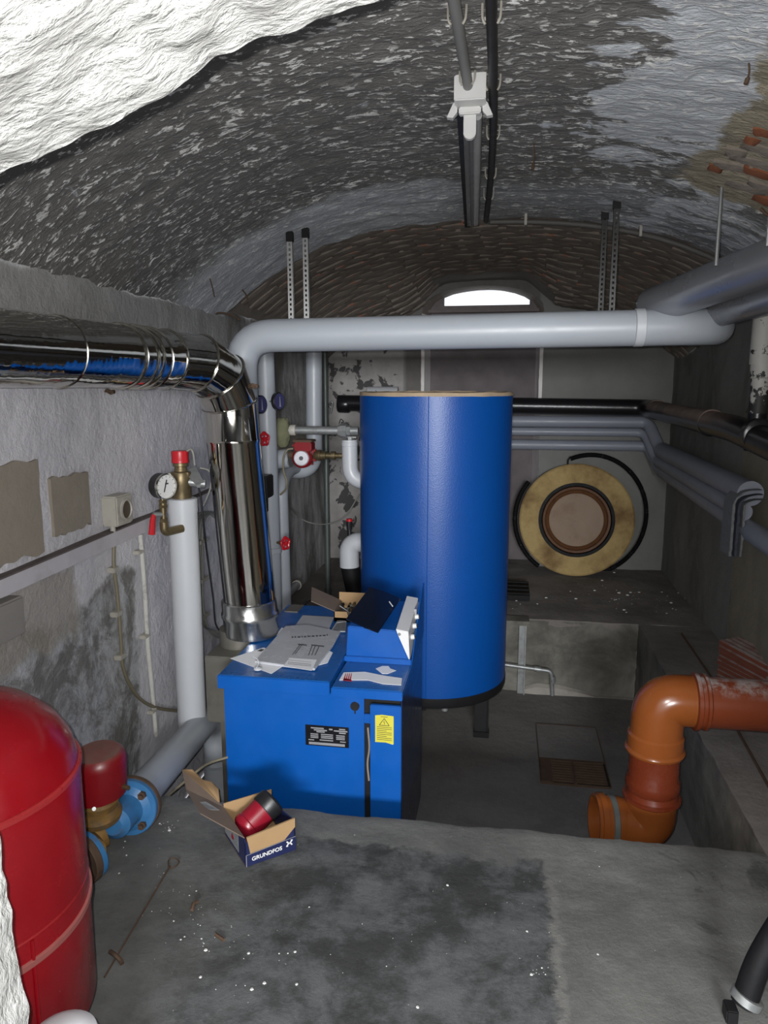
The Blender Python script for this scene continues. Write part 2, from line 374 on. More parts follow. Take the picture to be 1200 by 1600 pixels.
# ------------------------------------------------------------ room shell
XL, XR, YB, YF, YA = -1.5, 1.3, 6.2, .9, 3.86
PX0, PX1, PY0, PY1, PZ = XL, .875, 2.35, 4.72, -.5
def zc(x, y):
    d = abs(x+.1); z = 2.315-.12*d*d-.055*d**4
    if y > 4.6:
        s = min(1, (y-4.6)/1.4); q = min(1, max(0, (abs(x+.2)-.30)/.30)); z -= .17*(s*s*(3-2*s))*(q*q*(3-2*q))
    return z
def cfn(u, v):
    x = XL+u*(XR-XL); y = YF+v*(YA-YF)
    if v > .995: y += .035*nz(x, 3, 0, 3)+.02*nz(x, 9, 0, 11)
    e = .010*nz(x, y*1.8, 0, 6)+.006*nz(x*1.2, y*2.4, 5, 17)+.018*nz(x, y, 2, 1.6)
    return (x, y, zc(x, y)+e)
mb = MB().grid(cfn, 190, 240)
edge = [cfn(i/190, 1) for i in range(191)]
mb.grid(lambda u, v: (edge[round(u*190)][0], edge[round(u*190)][1], edge[round(u*190)][2]+.028*v), 190, 1)
ceil = struct('ceiling', mb, M['ceiling'])
# bare brick vault beyond the plaster
mb = MB().grid(lambda u, v: (XL+u*(XR-XL), YA-.03+v*(YB-YA+.05), zc(XL+u*(XR-XL), YA-.03+v*(YB-YA+.05))+.026+.006*nz(u*9, v*9, 0, 3)), 60, 60)
bv = struct('ceiling', mb, M['mortar'])
def rough_box(w, d, h, seed, k=(4, 2, 1), amp=.0045):
    r = random.Random(seed); vs = []; fs = []; bm = bmesh.new()
    bmesh.ops.create_grid(bm, x_segments=k[0], y_segments=k[1], size=.5)
    for v in bm.verts:
        ex = abs(abs(v.co.x)-.5) < 1e-4 or abs(abs(v.co.y)-.5) < 1e-4
        v.co = Vector((v.co.x*w+r.uniform(-amp, amp), v.co.y*d+r.uniform(-amp*.6, amp*.6), -h*.5+(h*.35 if ex else 0)+r.uniform(-amp*.7, amp*.7)))
    vb = [e for e in bm.edges if len(e.link_faces) == 1]
    ret = bmesh.ops.extrude_edge_only(bm, edges=vb)
    for v in [g for g in ret['geom'] if isinstance(g, bmesh.types.BMVert)]: v.co.z = h*.5
    me = bpy.data.meshes.new('brick'); bmesh.ops.recalc_face_normals(bm, faces=bm.faces); bm.to_mesh(me); bm.free()
    me.polygons.foreach_set('use_smooth', [True]*len(me.polygons)); me.set_sharp_from_angle(angle=.9)
    return me
bmesh_var = []
for i in range(6):
    me = rough_box(.230, .066, .030, i); me.materials.append(M['brick']); bmesh_var.append(me)
spots = []
row = 0; y = YA+.0
while y < YB-.02:
    x = XL+.02+(.12 if row % 2 else 0)+random.uniform(-.02, .02)
    while x < XR-.08:
        if not (y > 5.75 and -.72 < x < .32): spots.append((x+.115, y+random.uniform(-.006, .006)))
        x += .243+random.uniform(-.008, .008)
    row += 1; y += .074
spots.sort(key=lambda p: p[1])
def brick_mat(x, y):
    a = math.atan2(zc(x+.05, y)-zc(x-.05, y), .1); b = math.atan2(zc(x, y+.04)-zc(x, y-.04), .08)
    return Matrix.Translation((x, y, zc(x, y)+.024+random.uniform(-.005, .004))) @ Matrix.Rotation(-a, 4, 'Y') @ Matrix.Rotation(b, 4, 'X') @ Matrix.Rotation(random.uniform(-.04, .04), 4, 'Z') @ Matrix.Scale(random.uniform(.85, 1.02), 4, (1, 0, 0))
rest = MB()
for i, (x, y) in enumerate(spots):
    mt = brick_mat(x, y); me = random.choice(bmesh_var)
    if i < 290:
        o = bpy.data.objects.new('brick', me); C.objects.link(o); o.parent = bv; o.matrix_basis = mt
    else:
        rest.add([mt @ v.co for v in me.vertices], [tuple(p.vertices) for p in me.polygons])
if rest.v:
    o = obj('brick_remainder', rest, M['brick'], bv); o['kind'] = 'stuff'
# fallen plaster patch at the right: a few bricks show
def on_ceiling(px, py):
    lo_, hi_ = 1.6, 2.35
    for _ in range(30):
        m = (lo_+hi_)/2; p = at(px, py, z=m)
        if m > zc(p.x, p.y): hi_ = m
        else: lo_ = m
    return p
for i, (px, py, w, kind) in enumerate([(1118, 261, .05, 1), (1145, 259, .12, 0), (1183, 268, .10, 1), (1182, 252, .16, 0), (1174, 216, .055, 1), (1192, 204, .05, 1), (1165, 290, .14, 0),
                                       (1192, 290, .1, 0), (1150, 236, .06, 0), (1196, 312, .09, 1), (1192, 232, .12, 0)]):
    p = on_ceiling(px, py)
    if p.x > XR-.06: continue
    me = rough_box(w, .05, .03, 50+i, (4, 2), .004); me.materials.append(M['brick_orange'] if kind else M['brick'])
    o = bpy.data.objects.new('brick', me); C.objects.link(o); o.parent = ceil
    a = math.atan2(zc(p.x+.05, p.y)-zc(p.x-.05, p.y), .1)
    o.matrix_basis = Matrix.Translation((p.x, p.y, zc(p.x, p.y)-.003)) @ Matrix.Rotation(-a, 4, 'Y') @ Matrix.Rotation(random.uniform(-.3, .1), 4, 'Z')

def wl(u, v):
    y = YF-.0+u*(YB+.1-YF); z = PZ-.05+v*(1.97-PZ)
    return (XL+.012*nz(y, z, 0, 2.2)+.006*nz(y, z, 4, 9), y, z)
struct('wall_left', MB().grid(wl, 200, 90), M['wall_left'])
def wr(u, v):
    y = YF+u*(YB+.1-YF); z = -.05+v*2.05
    return (XR+.010*nz(y, z, 7, 2.2)+.004*nz(y, z, 4, 9)-(.02 if y < 4.28 and z < 1.36 else 0), y, z)
struct('wall_right', MB().grid(wr, 200, 80), M['wall_right'])
# back wall with tall arched window niche
NX0, NX1, NZ0, NZT = -.70, .285, .0, 2.30
mb = MB()
def arch_pts(x0, x1, zs, zt, n=14):
    cx = (x0+x1)/2; w = (x1-x0)/2; return [(cx+w*math.cos(PI-PI*i/n), zs+(zt-zs)*math.sin(PI*i/n)**.8) for i in range(n+1)]
ap = arch_pts(NX0, NX1, 2.09, NZT)
mb.grid(lambda u, v: (XL-.05+u*(NX0-XL+.05), YB+.006*nz(u, v, 0, 9), -.02+v*2.5), 30, 40)
mb.grid(lambda u, v: (NX1+u*(XR+.05-NX1), YB+.006*nz(u, v, 3, 9), -.02+v*2.5), 30, 40)
for i in range(len(ap)-1):
    a, b = ap[i], ap[i+1]
    mb.add([(a[0], YB, a[1]), (b[0], YB, b[1]), (b[0], YB, 2.48), (a[0], YB, 2.48)], [(0, 1, 2, 3)])
struct('wall_back', mb, M['wall_back'], smooth=False)
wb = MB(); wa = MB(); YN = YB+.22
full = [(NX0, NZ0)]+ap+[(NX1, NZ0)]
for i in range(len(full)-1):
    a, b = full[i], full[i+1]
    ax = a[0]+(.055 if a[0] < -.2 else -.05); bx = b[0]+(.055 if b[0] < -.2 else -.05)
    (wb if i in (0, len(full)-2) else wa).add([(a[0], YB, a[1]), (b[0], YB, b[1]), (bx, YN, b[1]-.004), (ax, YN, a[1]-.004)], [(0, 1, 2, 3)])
jm = struct('trim_1', wb, simple('daylit_reveal_tint', (.80, .76, .76), .7, 0, .15, 14), smooth=False)  # window light on the jambs is put into their pale colour
struct('trim_1', wa, M['mortar'], smooth=False)
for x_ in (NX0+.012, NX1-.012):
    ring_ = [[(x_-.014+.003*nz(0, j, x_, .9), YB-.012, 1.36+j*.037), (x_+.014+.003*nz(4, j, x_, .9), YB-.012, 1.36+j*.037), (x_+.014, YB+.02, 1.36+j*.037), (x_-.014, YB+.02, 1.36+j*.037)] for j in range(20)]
    struct('trim_1', MB().ring(ring_), simple('added_daylit_strip', (.85, .80, .79), .7, 0, .12, 20), smooth=False)  # added strips, pale colour stands in for daylight on the jamb edges
wn = bpy.data.objects.new('window_1', None); C.objects.link(wn); wn.location = (-.2, YN, 2.1); wn['kind'] = 'structure'
obj('shutter_panel', MB().box(NX0+.0, NX1-.0, YN-.01, YN+.03, NZ0, 2.125), simple('dark_stained_panel', (.16, .14, .145), .8, 0, .4, 9, .4, 30), wn, bevel=.004)
# frame with arched head around one bright pane
g0, g1, gz, gt = -.535, .172, 2.165, 2.292
ga = [(g0+(g1-g0)*i/14, gz+.075+(gt-gz-.075)*math.sin(PI*i/14)**.75) for i in range(15)]
inner = [(g0, gz)]+ga+[(g1, gz)]; outer = [(NX0+.03, 2.12)]+[(NX0+.03+(NX1-NX0-.06)*i/14, 2.33) for i in range(15)]+[(NX1-.03, 2.12)]
fm = MB()
for i in range(len(inner)):
    j = (i+1) % len(inner); a, b, c_, d = inner[i], inner[j], outer[j], outer[i]
    fm.add([(a[0], YN-.035, a[1]), (b[0], YN-.035, b[1]), (c_[0], YN-.035, c_[1]), (d[0], YN-.035, d[1])], [(0, 1, 2, 3)])
    fm.add([(a[0], YN-.035, a[1]), (b[0], YN-.035, b[1]), (b[0], YN+.03, b[1]), (a[0], YN+.03, a[1])], [(0, 1, 2, 3)])
obj('window_frame', fm, M['timber'], wn, smooth=False)
obj('sill', MB().box(NX0+.02, NX1-.02, YN-.09, YN+.03, 2.105, 2.13), M['timber'], wn, bevel=.004)
t = NT('old_window_glass'); gl = t.done((.95, .97, 1), .04, 0, None, Transmission_Weight=1.0, IOR=1.01)
obj('pane', MB().prism([(p[0], YN+.0, p[1]) for p in inner], (0, .004, 0)), gl, wn, smooth=False)

# floors
def fz(x, y): return .008*nz(x, y, 0, 3)+.003*nz(x, y, 3, 14)
def ff(u, v):
    x = XL-.05+u*(XR-XL+.1); y = -1.2+v*(PY0+1.2)
    if v > .999: y += .010*nz(x, 0, 0, 5)+.006*nz(x, 2, 0, 23)
    return (x, y, fz(x, y)-(.003 if v > .999 else 0))
fm_ = MB().grid(ff, 140, 180); fm_.grid(lambda u, v: tuple(Vector(ff(round(u*140)/140, 1))-Vector((0, .004*v, .05*v))), 140, 1)
struct('floor', fm_, M['floor'])
bl_ = lambda u, v: (XL-.05+u*(XR-XL+.1), PY1+(.006*nz(u, 0, 0, 20) if v < .01 else 0)+v*(YB+.3-PY1), fz(u*2.8, v*2))
mb = MB().grid(bl_, 100, 50); mb.grid(lambda u, v: tuple(Vector(bl_(u, 0))-Vector((0, -.002*v, .05*v))), 100, 1)
sl_ = lambda u, v: (PX1+(.006*nz(0, v, 0, 20) if u < .05 else 0)+u*(XR+.05-PX1), PY0-.02+v*(PY1-PY0+.02), fz(u*.45+3, v*2.3)+.001)
mb.grid(sl_, 12, 80); mb.grid(lambda u, v: tuple(Vector(sl_(0, v))-Vector((-.002*u, 0, .05*u))), 1, 80)
struct('floor', mb, M['ledge'])
mb = MB().grid(lambda u, v: (PX0+u*(PX1-PX0+.02), PY0-.02+v*(PY1-PY0+.04), PZ+.004*nz(u, v, 0, 9)), 60, 60)
struct('floor', mb, M['floor_pit'])
mb = MB().grid(lambda u, v: (PX0+u*(PX1-PX0+.01), PY1+.006*nz(u, v, 0, 12), PZ-.01+v*(-PZ+.002)), 90, 20)
mb.grid(lambda u, v: (PX1+.006*nz(u, v, 4, 12), PY0-.01+u*(PY1-PY0+.01), PZ-.01+v*(-PZ+.002)), 90, 20)
mb.grid(lambda u, v: (PX0+u*(PX1-PX0), PY0, PZ-.01+v*(-PZ+.002)), 60, 10)
struct('wall_pit', mb, M['pit_side'])
# mortar fillet along the foot of the pit's back face
f = [at(820, 1080, y=4.66), at(1000, 1094, y=4.66)]
mb = MB()
ring = []
for i in range(25):
    u = i/24; x = .13+u*.74; h = .085*max(.05, math.sin(min(1, u*1.5)*PI)**.6*(1-u*.8))*(1+.2*nz(x, 0, 0, 14))
    ring.append([(x, PY1-.012, PZ-.01), (x, PY1-.03-.03*h*9, PZ-.01), (x, PY1-.035, PZ+h*.7), (x, PY1-.010, PZ+h)])
struct('trim_2', MB().ring(ring, True, True), simple('pale_mortar', (.30, .28, .25), .9, 0, .25, 30, .5, 60))
# rough plastered opening the photographer looks through
cont = [(-.735, -.02), (-.715, .25), (-.712, .513), (-.719, .626), (-.728, .80), (-.735, .936), (-.755, 1.2), (-.765, 1.45), (-.735, 1.64), (-.68, 1.735), (-.636, 1.768), (-.584, 1.783), (-.533, 1.800), (-.462, 1.826),
        (-.374, 1.864), (-.314, 1.893), (-.275, 1.905), (-.169, 1.924), (.05, 1.945), (.30, 1.93), (.50, 1.86), (.63, 1.72), (.68, 1.4), (.69, .8), (.69, -.02)]
cs = spline([(x, 0, z) for x, z in cont], 16)
def jag(i, p): return .010*nz(p.x, p.z, 0, 9)+.007*nz(p.x, p.z, 3, 26)
cx, cz = -.03, .95
def tun(v, k):
    i = round(k*(len(cs)-1)); p = cs[i]; d = Vector((p.x-cx, 0, p.z-cz)).normalized(); y = YF-v*1.25
    e = jag(i, p)+.010*nz(p.x, y*1.4, p.z, 8)*min(1, v*12)+.006*nz(p.x, y*1.5, p.z, 22)
    q = p+d*(e+v*.10); return (q.x, y, q.z)
mb = MB().grid(tun, 90, len(cs)-1)
out = []
for i, p in enumerate(cs):
    q = Vector(tun(0, i/(len(cs)-1))); d = Vector((q.x-cx, 0, q.z-cz)); s = min((1.62 if d.x < 0 else 1.45)/max(1e-4, abs(d.x)), 1.7/max(1e-4, abs(d.z)))
    out.append((q, Vector((cx+d.x*s, YF, max(-.05, cz+d.z*s)))))
mb.grid(lambda u, v: out[round(u*(len(out)-1))][0].lerp(out[round(u*(len(out)-1))][1], v), len(out)-1, 2)
struct('wall_front', mb, M['plaster'])

# patches, groove etc. on the left wall
def patch_on_wall(py0, py1, pz0, pz1, seed, th=.006):
    r = random.Random(seed); P = []
    N = 26
    for a, b, k in (((py0, pz0), (py1, pz0), 3), ((py1, pz0), (py1, pz1), 1), ((py1, pz1), (py0, pz1), 1), ((py0, pz1), (py0, pz0), 1)):
        for i in range(N): 
            u = i/N; P.append((XL+.002, a[0]+(b[0]-a[0])*u+.006*k*nz(u*4, seed, k), a[1]+(b[1]-a[1])*u+.010*k*nz(u*5, seed+3, k)))
    return MB().prism(P, (.008+th, 0, 0))
struct('trim_3', patch_on_wall(1.80, 2.155, .965, 1.268, 1), M['patch'], smooth=False)
struct('trim_4', patch_on_wall(2.215, 2.44, 1.0, 1.196, 2), M['patch'], smooth=False)

# ------------------------------------------------------------ hot water tank
TX, TY, TR, T0, T1 = -.378, 4.06, .415, -.13, 1.462
tk = thing('hot_water_tank', 'tall cylindrical bright blue hot water tank on black legs behind the boiler', 'tank', (TX, TY, PZ))
obj('tank_jacket', MB().lathe([(TR, T0), (TR, T1), (TR-.012, T1), (TR-.012, T0)], (TX, TY, 0), seg=96, caps=False), M['blue_tank'], tk)
tb = MB(); rr = []
for j in range(72):
    a = 2*PI*j/72; rr.append((math.cos(a), math.sin(a)))
tb.ring([[(TX+c*(TR+.002), TY+s*(TR+.002), T1-.012+.003*nz(c, s, 0, 4)) for c, s in rr], [(TX+c*(TR+.001), TY+s*(TR+.001), T1+.006+.004*nz(c, s, 1, 5)) for c, s in rr], [(TX+c*(TR-.03), TY+s*(TR-.03), T1+.010+.006*nz(c, s, 3, 6)) for c, s in rr], [(TX+c*(TR-.06), TY+s*(TR-.06), T1-.02) for c, s in rr]], True, False)
obj('foam_rim', tb, simple('tan_foam_edge', (.40, .30, .20), .8, 0, .3, 12, .3, 40), tk)
obj('tank_top', MB().lathe([(TR-.02, T1-.03), (TR-.05, T1-.004), (.1, T1+.004), (.0, T1+.004)], (TX, TY, 0), seg=48, caps=False), simple('pale_foam_top', (.5, .47, .42), .85, 0, .3, 9), tk)
sa = math.atan2(at(668, 800, y=TY-TR*.98).y-TY, at(668, 800, y=TY-TR).x-TX)
sx, sy = TX+TR*math.cos(sa), TY+TR*math.sin(sa)
obj('jacket_seam', MB().tube([(sx, sy-.0005, T0+.01), (sx, sy-.0005, T1-.01)], .0022, 6), M['blue_tank'], tk)
obj('base_ring', MB().lathe([(TR-.02, T0-.05), (TR-.004, T0-.05), (TR+.003, T0-.03), (TR+.003, T0+.006), (TR-.02, T0+.008)], (TX, TY, 0), seg=72, caps=True), M['black_metal'], tk)
for a in (math.radians(-8), math.radians(112), math.radians(232)):
    lx, ly = TX+.29*math.cos(a), TY+.29*math.sin(a)
    mb = MB().box(lx-.038, lx+.038, ly-.006, ly+.006, PZ+.03, T0-.04).box(lx+.03, lx+.042, ly-.006, ly+.05, PZ+.03, T0-.04).box(lx-.042, lx+.046, ly-.02, ly+.055, PZ+.0, PZ+.035)
    obj('leg', mb, M['black_metal'], tk, bevel=.003)
obj('drain_stub', MB().cyl((TX+.10, TY-.36, T0-.075), (TX+.10, TY-.36, T0-.04), .018), M['galv'], tk)

# ------------------------------------------------------------ boiler
BX0, BXM, BX1, BY0, BY1 = -1.065, -.63, -.355, 2.60, 3.30
bo = thing('boiler', 'low bright blue boiler cabinet standing in the pit in front of the tank', 'boiler', (-.7, 2.95, PZ))
obj('side_panel', MB().box(BX1-.004, BX1+.0, BY0-.01, BY1-.03, PZ+.04, .335), simple('shaded_scuffed_blue', (.008, .022, .075), .22, .0, .3, 8, .1, 30, .4, (.03, .03, .035)), bo)  # scuffed blue, with the shade on this side put into the colour
mb = MB().box(BX0, -.503, BY0, BY0+.012, PZ+.03, .338).box(-.503, -.476, BY0, BY0+.012, .225, .262)
obj('front_panel', mb, M['blue'], bo, bevel=.002)
obj('door_panel', MB().box(-.476, BX1-.002, BY0-.022, BY0-.004, PZ+.03, .312), M['blue'], bo, bevel=.003)
obj('inner_frame', MB().box(-.505, BX1-.01, BY0+.02, BY0+.04, PZ+.03, .335), M['black_metal'], bo)
obj('casing', MB().box(BX0+.003, BX1-.006, BY0+.04, BY1, PZ+.02, .335).box(BX0+.003, BXM-.02, BY1, 3.52, PZ+.02, .335), M['blue_dark'], bo, bevel=.003)
obj('plinth', MB().box(BX0+.03, BX1-.03, BY0+.03, BY1-.03, PZ, PZ+.04), M['black_metal'], bo)
# bright copper-ish conduit seen through the gap
obj('cable_loom', MB().tube(spline([(-.492, BY0+.018, .20), (-.486, BY0+.016, .12), (-.494, BY0+.018, .05), (-.488, BY0+.016, -.02)]), .004, 8), simple('loom_grey', (.35, .3, .26), .4, .3), bo)
obj('lid', MB().box(BX0-.015, BXM-.003, BY0-.02, 3.53, .338, .392), M['blue_dark'], bo, bevel=.004)
obj('lid_front_lip', MB().box(BX0-.0155, BXM-.0025, BY0-.024, BY0-.018, .337, .3905), M['blue'], bo, bevel=.002)
obj('side_lid', MB().prism([(BXM+.004, BY0-.02, .336), (BX1+.002, BY0-.02, .336), (BX1+.002, BY0-.02, .372), (BXM+.004, BY0-.02, .372)], (0, BY1-BY0, 0)), M['blue_dark'], bo, bevel=.004)
obj('side_lid_front_lip', MB().box(BXM+.0035, BX1+.0025, BY0-.024, BY0-.018, .335, .370), M['blue'], bo, bevel=.002)
obj('access_plate', MB().box(-1.06, -.99, 3.40, 3.52, .392, .397), M['flue_grey'], bo, bevel=.002)
# control housing
CY0, CY1 = 2.86, 3.28
mb = MB().prism([(BXM, CY0, .372), (BX1-.002, CY0, .372), (BX1-.062, CY0, .512), (BXM+.01, CY0, .522)], (0, CY1-CY0, 0))
obj('control_housing', mb, M['blue'], bo, bevel=.004)
obj('housing_foot', MB().box(BXM-.003, BX1-.0, CY0-.012, CY0-.001, .372, .395), M['blue'], bo, bevel=.002)
obj('side_fin', MB().prism([(BX1-.002, CY0-.01, .36), (BX1-.002, CY1+.02, .36), (BX1-.002, CY1+.02, .60), (BX1-.002, CY1-.12, .555)], (.005, 0, 0)), M['blue'], bo, smooth=False)
wp = obj('control_panel', MB().prism([(BX1-.006, CY0-.004, .385), (BX1-.012, CY0-.004, .512), (BX1-.064, CY0-.004, .520), (BX1-.055, CY0-.004, .495)], (0, .34, .045)), M['white'], bo, bevel=.002)
obj('screw_hole', MB().cyl(at(624, 991, y=CY0-.002), at(624, 991, y=CY0-.006), .0065), M['black'], wp)
for k, (yy, zz) in enumerate(((2.93, .475), (3.00, .50), (3.08, .515))):
    obj('knob', MB().lathe([(.011, -.005), (.011, .007), (.009, .011), (.0, .011)], (BX1-.006, yy, zz-.01), (1, 0, .15), 20), M['white'], wp)
    obj('knob_pointer', MB().box(BX1+.005, BX1+.0085, yy-.002, yy+.002, zz-.018, zz-.002), M['black'], wp)
obj('display_strip', MB().box(BX1-.014, BX1-.003, 3.06, 3.17, .522, .545), M['label_silver'], wp, bevel=.001)
A, B_, C_, D = at(541, 969, y=2.93), at(591, 990, y=2.81), at(626, 937, y=3.12), at(578, 919, y=3.2)
nrm = (B_-A).cross(D-A).normalized(); nrm = nrm if nrm.z > 0 else -nrm
fl = MB().prism([A, A.lerp(B_, .5)+nrm*-.004, B_, C_, C_.lerp(D, .5)+nrm*.006, D], nrm*.008)
fp = obj('smoked_cover', fl, simple('smoked_acrylic', (.006, .010, .025), .12, 0, .1, 5), bo, bevel=.002)
p = at(612, 950, y=3.02)
obj('latch', MB().cyl(at(609, 944, y=3.05)+nrm*.012, at(614, 951, y=3.02)+nrm*.012, .0025), M['white'], fp)
# nameplate with its printed fields
npz = lambda u, v: (-.735+u*.172, v)
pl = obj('nameplate', MB().box(-.736, -.563, BY0-.0025, BY0, .118, .203), M['label_black'], bo, bevel=.001)
mb = MB()
def fld(u0, u1, v0, v1): mb.box(-.736+.173*u0, -.736+.173*u1, BY0-.0032, BY0-.0025, .118+.085*v0, .118+.085*v1)
for a in [(.13, .43, .84, .9), (.2, .5, .75, .81), (.26, .45, .67, .73), (.55, .63, .82, .89), (.78, .92, .86, .92), (.66, .97, .77, .83), (.78, .93, .68, .74),
          (.12, .30, .55, .60), (.12, .30, .46, .51), (.12, .30, .38, .43), (.36, .64, .56, .61), (.36, .64, .47, .52), (.36, .64, .39, .44), (.33, .64, .28, .33), (.71, .91, .55, .60), (.71, .91, .46, .51), (.71, .91, .38, .43),
          (.07, .2, .26, .31), (.80, .93, .26, .31), (.08, .91, .06, .18)]: fld(*a)
obj('nameplate_field', mb, M['label_silver'], pl, smooth=False)
st = obj('warning_sticker', MB().prism([(-.456, BY0-.0235, .164), (-.415, BY0-.0235, .165), (-.388, BY0-.0245, .159), (-.385, BY0-.0235, .161), (-.385, BY0-.0235, .273), (-.43, BY0-.0235, .276), (-.456, BY0-.0235, .272)], (0, .0015, 0)), M['yellow'], bo, smooth=False)
tri = MB(); yc = BY0-.0242
def bar(a, b, w, m=None, y=yc):
    m = m if m is not None else tri
    a = Vector((a[0], y, a[1])); b = Vector((b[0], y, b[1])); d = (b-a).normalized(); n = Vector((-d.z, 0, d.x))*w/2
    m.prism([a-n, b-n, b+n, a+n], (0, .0006, 0))
T = [(-.421, .262), (-.440, .234), (-.402, .234)]
for i in range(3): bar(T[i], T[(i+1) % 3], .0022)
bar((-.4205, .254), (-.4235, .246), .0016); bar((-.4235, .2465), (-.4185, .2455), .0014); bar((-.4185, .246), (-.4215, .2375), .0016)
for i in range(8):
    z = .227-i*.0073; bar((-.449, z), (-.392 if i % 3 != 2 else -.412, z-.0005), .0017)
bar((-.434, .2685), (-.408, .2682), .0018)
obj('warning_print', tri, M['ink'], st, smooth=False)
obj('keyhole_plug', MB().cyl((-.538, BY0-.006, .293), (-.538, BY0+.001, .293), .0175, 24), M['black'], bo)
obj('keyhole_slot', MB().box(-.5405, -.5355, BY0-.003, BY0, .262, .28), M['black'], bo)
obj('screw_hole', MB().cyl((-.601, BY0-.003, .333), (-.601, BY0-.001, .333), .006), M['black'], bo)

# flue box behind the boiler, flue of polished steel
fb = thing('flue_box', 'dull grey metal flue box squeezed between boiler and left wall', 'flue box', (-1.2, 3.05, PZ))
obj('body', MB().box(-1.262, -1.085, 2.88, 3.28, .04, .345), M['flue_grey'], fb, bevel=.004)
obj('stand', MB().box(-1.23, -1.11, 2.95, 3.2, PZ, .04), M['flue_grey'], fb, bevel=.004)
FR = .118
DX, DY = -1.135, 3.06
fd = thing('flue_pipe', 'polished stainless steel flue rising beside the boiler and bending toward the viewer', 'flue', (DX, DY, .345))
# the vertical run leans slightly, as in the photograph
v0 = Vector((-1.105, 3.05, .46)); v1 = Vector((-1.168, 3.04, 1.425))
h0 = Vector((-1.295, 2.70, 1.602)); h1 = Vector((-1.388, 1.45, 1.603)); RH = .107
obj('lower_stub', MB().cyl((-1.165, 3.06, .34), (-1.165, 3.06, .42), .092, 40), M['flue_grey'], fd)
obj('base_collar', MB().lathe([(.119, 0), (.121, .015), (.121, .075), (.127, .085), (.127, .10), (.121, .11), (.121, .155), (.116, .16)], v0-Vector((0, 0, .06)), v1-v0, 48), M['steel_dull'], fd)
obj('vertical_section', MB().lathe([(.112, .06), (.114, .2), (.114, .80), (.1165, .805), (.1165, .815), (.114, .82), (.114, (v1-v0).length)], v0, v1-v0, 64), M['steel'], fd)
# four-piece elbow
e = [v1, Vector((-1.184, 2.97, 1.540)), Vector((-1.228, 2.865, 1.592)), h0]
for i in range(3):
    a, b = e[i], e[i+1]; d = (b-a).normalized()
    din = (e[i]-e[i-1]).normalized() if i else (v1-v0).normalized(); dout = (e[i+2]-e[i+1]).normalized() if i < 2 else (h1-h0).normalized()
    def cut(p, n2):
        n = (d+n2).normalized(); u = d.cross(Vector((.3, .1, .2))).normalized(); w = d.cross(u); out_ = []
        R_ = .115-.002*i
        for j in range(48):
            q = (u*math.cos(2*PI*j/48)+w*math.sin(2*PI*j/48))*R_; k = -q.dot(n)/d.dot(n); out_.append(p+q+d*k)
        return out_
    ra, rb = cut(a, din), cut(b, dout)
    obj('elbow_segment', MB().ring([ra, rb], True, False), M['steel'], fd)
    if i == 0: obj('elbow_bead', MB().tube(ra+[ra[0]], .0045, 8, False), M['steel_band'], fd)
    obj('elbow_bead', MB().tube(rb+[rb[0]], .0045, 8, False), M['steel_band'], fd)
L = (h1-h0).length
obj('horizontal_section', MB().lathe([(RH+.003, -.005), (RH+.002, .16), (RH, .17), (RH, .42), (RH+.001, L)], h0, h1-h0, 64), M['steel'], fd)
for s_, w in ((.12, .012), (.18, .006), (.215, .008), (.29, .010)):
    obj('clamp_band', MB().lathe([(RH+.002, 0), (RH+.008, w*.3), (RH+.008, w*.7), (RH+.002, w)], h0+(h1-h0).normalized()*s_, h1-h0, 48), M['steel_band'], fd)
obj('section_joint', MB().lathe([(RH+.001, 0), (RH+.0035, .002), (RH+.001, .004)], h0+(h1-h0).normalized()*.62, h1-h0, 48), M['steel_band'], fd)
for px, py, s_ in ((156, 506, -1), (172, 612, -1), (397, 603, 0)):
    p = at(px, py, y=2.62 if px < 300 else 3.04)
    mb = MB().tube(spline([p+Vector((-.02, 0, 0)), p+Vector((-.005, -.01, .008)), p+Vector((.012, -.005, .0)), p+Vector((.003, .0, -.008)), p+Vector((-.012, .004, -.002))], 5), .0038, 8)
    mb.cyl(p+Vector((-.015, -.004, 0)), p+Vector((.02, -.004, 0)), .0035, 8).cyl(p+Vector((.012, -.004, 0)), p+Vector((.02, -.004, 0)), .008, 6)
    obj('clamp_bolt', mb, M['rust'], fd)
p = at(366, 815, y=2.93)
obj('flue_sticker', MB().box(p.x-.014, p.x+.014, DY-.118, DY-.114, p.z-.013, p.z+.013), M['white'], fd)

# ------------------------------------------------------------ insulated pipes
def pipe_thing(name, label, pts, r, bend, mat, group=None, joints=(), seg=28, cat='pipe', part='jacket'):
    b = thing(name, label, cat, pts[0], group); P = path(pts, bend); obj(part, MB().tube(P, r, seg), mat, b, ang=50); return b
hz1, hx = 1.715, None
hp = pipe_thing('header_pipe', 'thick pale grey insulated pipe crossing the whole room above the tank', [(-1.245, 3.40, .05), (-1.235, 3.38, 1.73), (.88, 3.32, 1.745), (.98, 4.3, 1.79)], .075, [.16, .22], M['pipe'])
p = at(1000, 515, y=3.32)
obj('joint_collar', MB().lathe([(.076, -.02), (.0785, -.018), (.0785, .018), (.076, .02)], (p.x-.005, 3.32, 1.7435), (1, 0, .008), 32), M['pipe_white'], hp)
# the steel-jacketed duct over its right end
a, b = Vector((.60, 3.42, 1.835)), Vector((1.05, 2.646, 1.976))
jd = thing('jacketed_duct', 'wide shiny grey metal-jacketed duct slanting up to the right edge', 'duct', a)
d = (b-a).normalized()
obj('duct_shell', MB().lathe([(.0, -.006), (.060, -.004), (.074, .004), (.078, .02), (.083, (b-a).length)], a, d, 40), M['jacket'], jd, ang=60)
a2, b2 = Vector((.86, 3.34, 1.80)), Vector((1.26, 2.5, 1.90))
d2 = (b2-a2).normalized()
obj('lower_duct_shell', MB().lathe([(.0, -.004), (.050, -.003), (.058, .01), (.064, (b2-a2).length)], a2, d2, 36), M['jacket'], jd, ang=60)

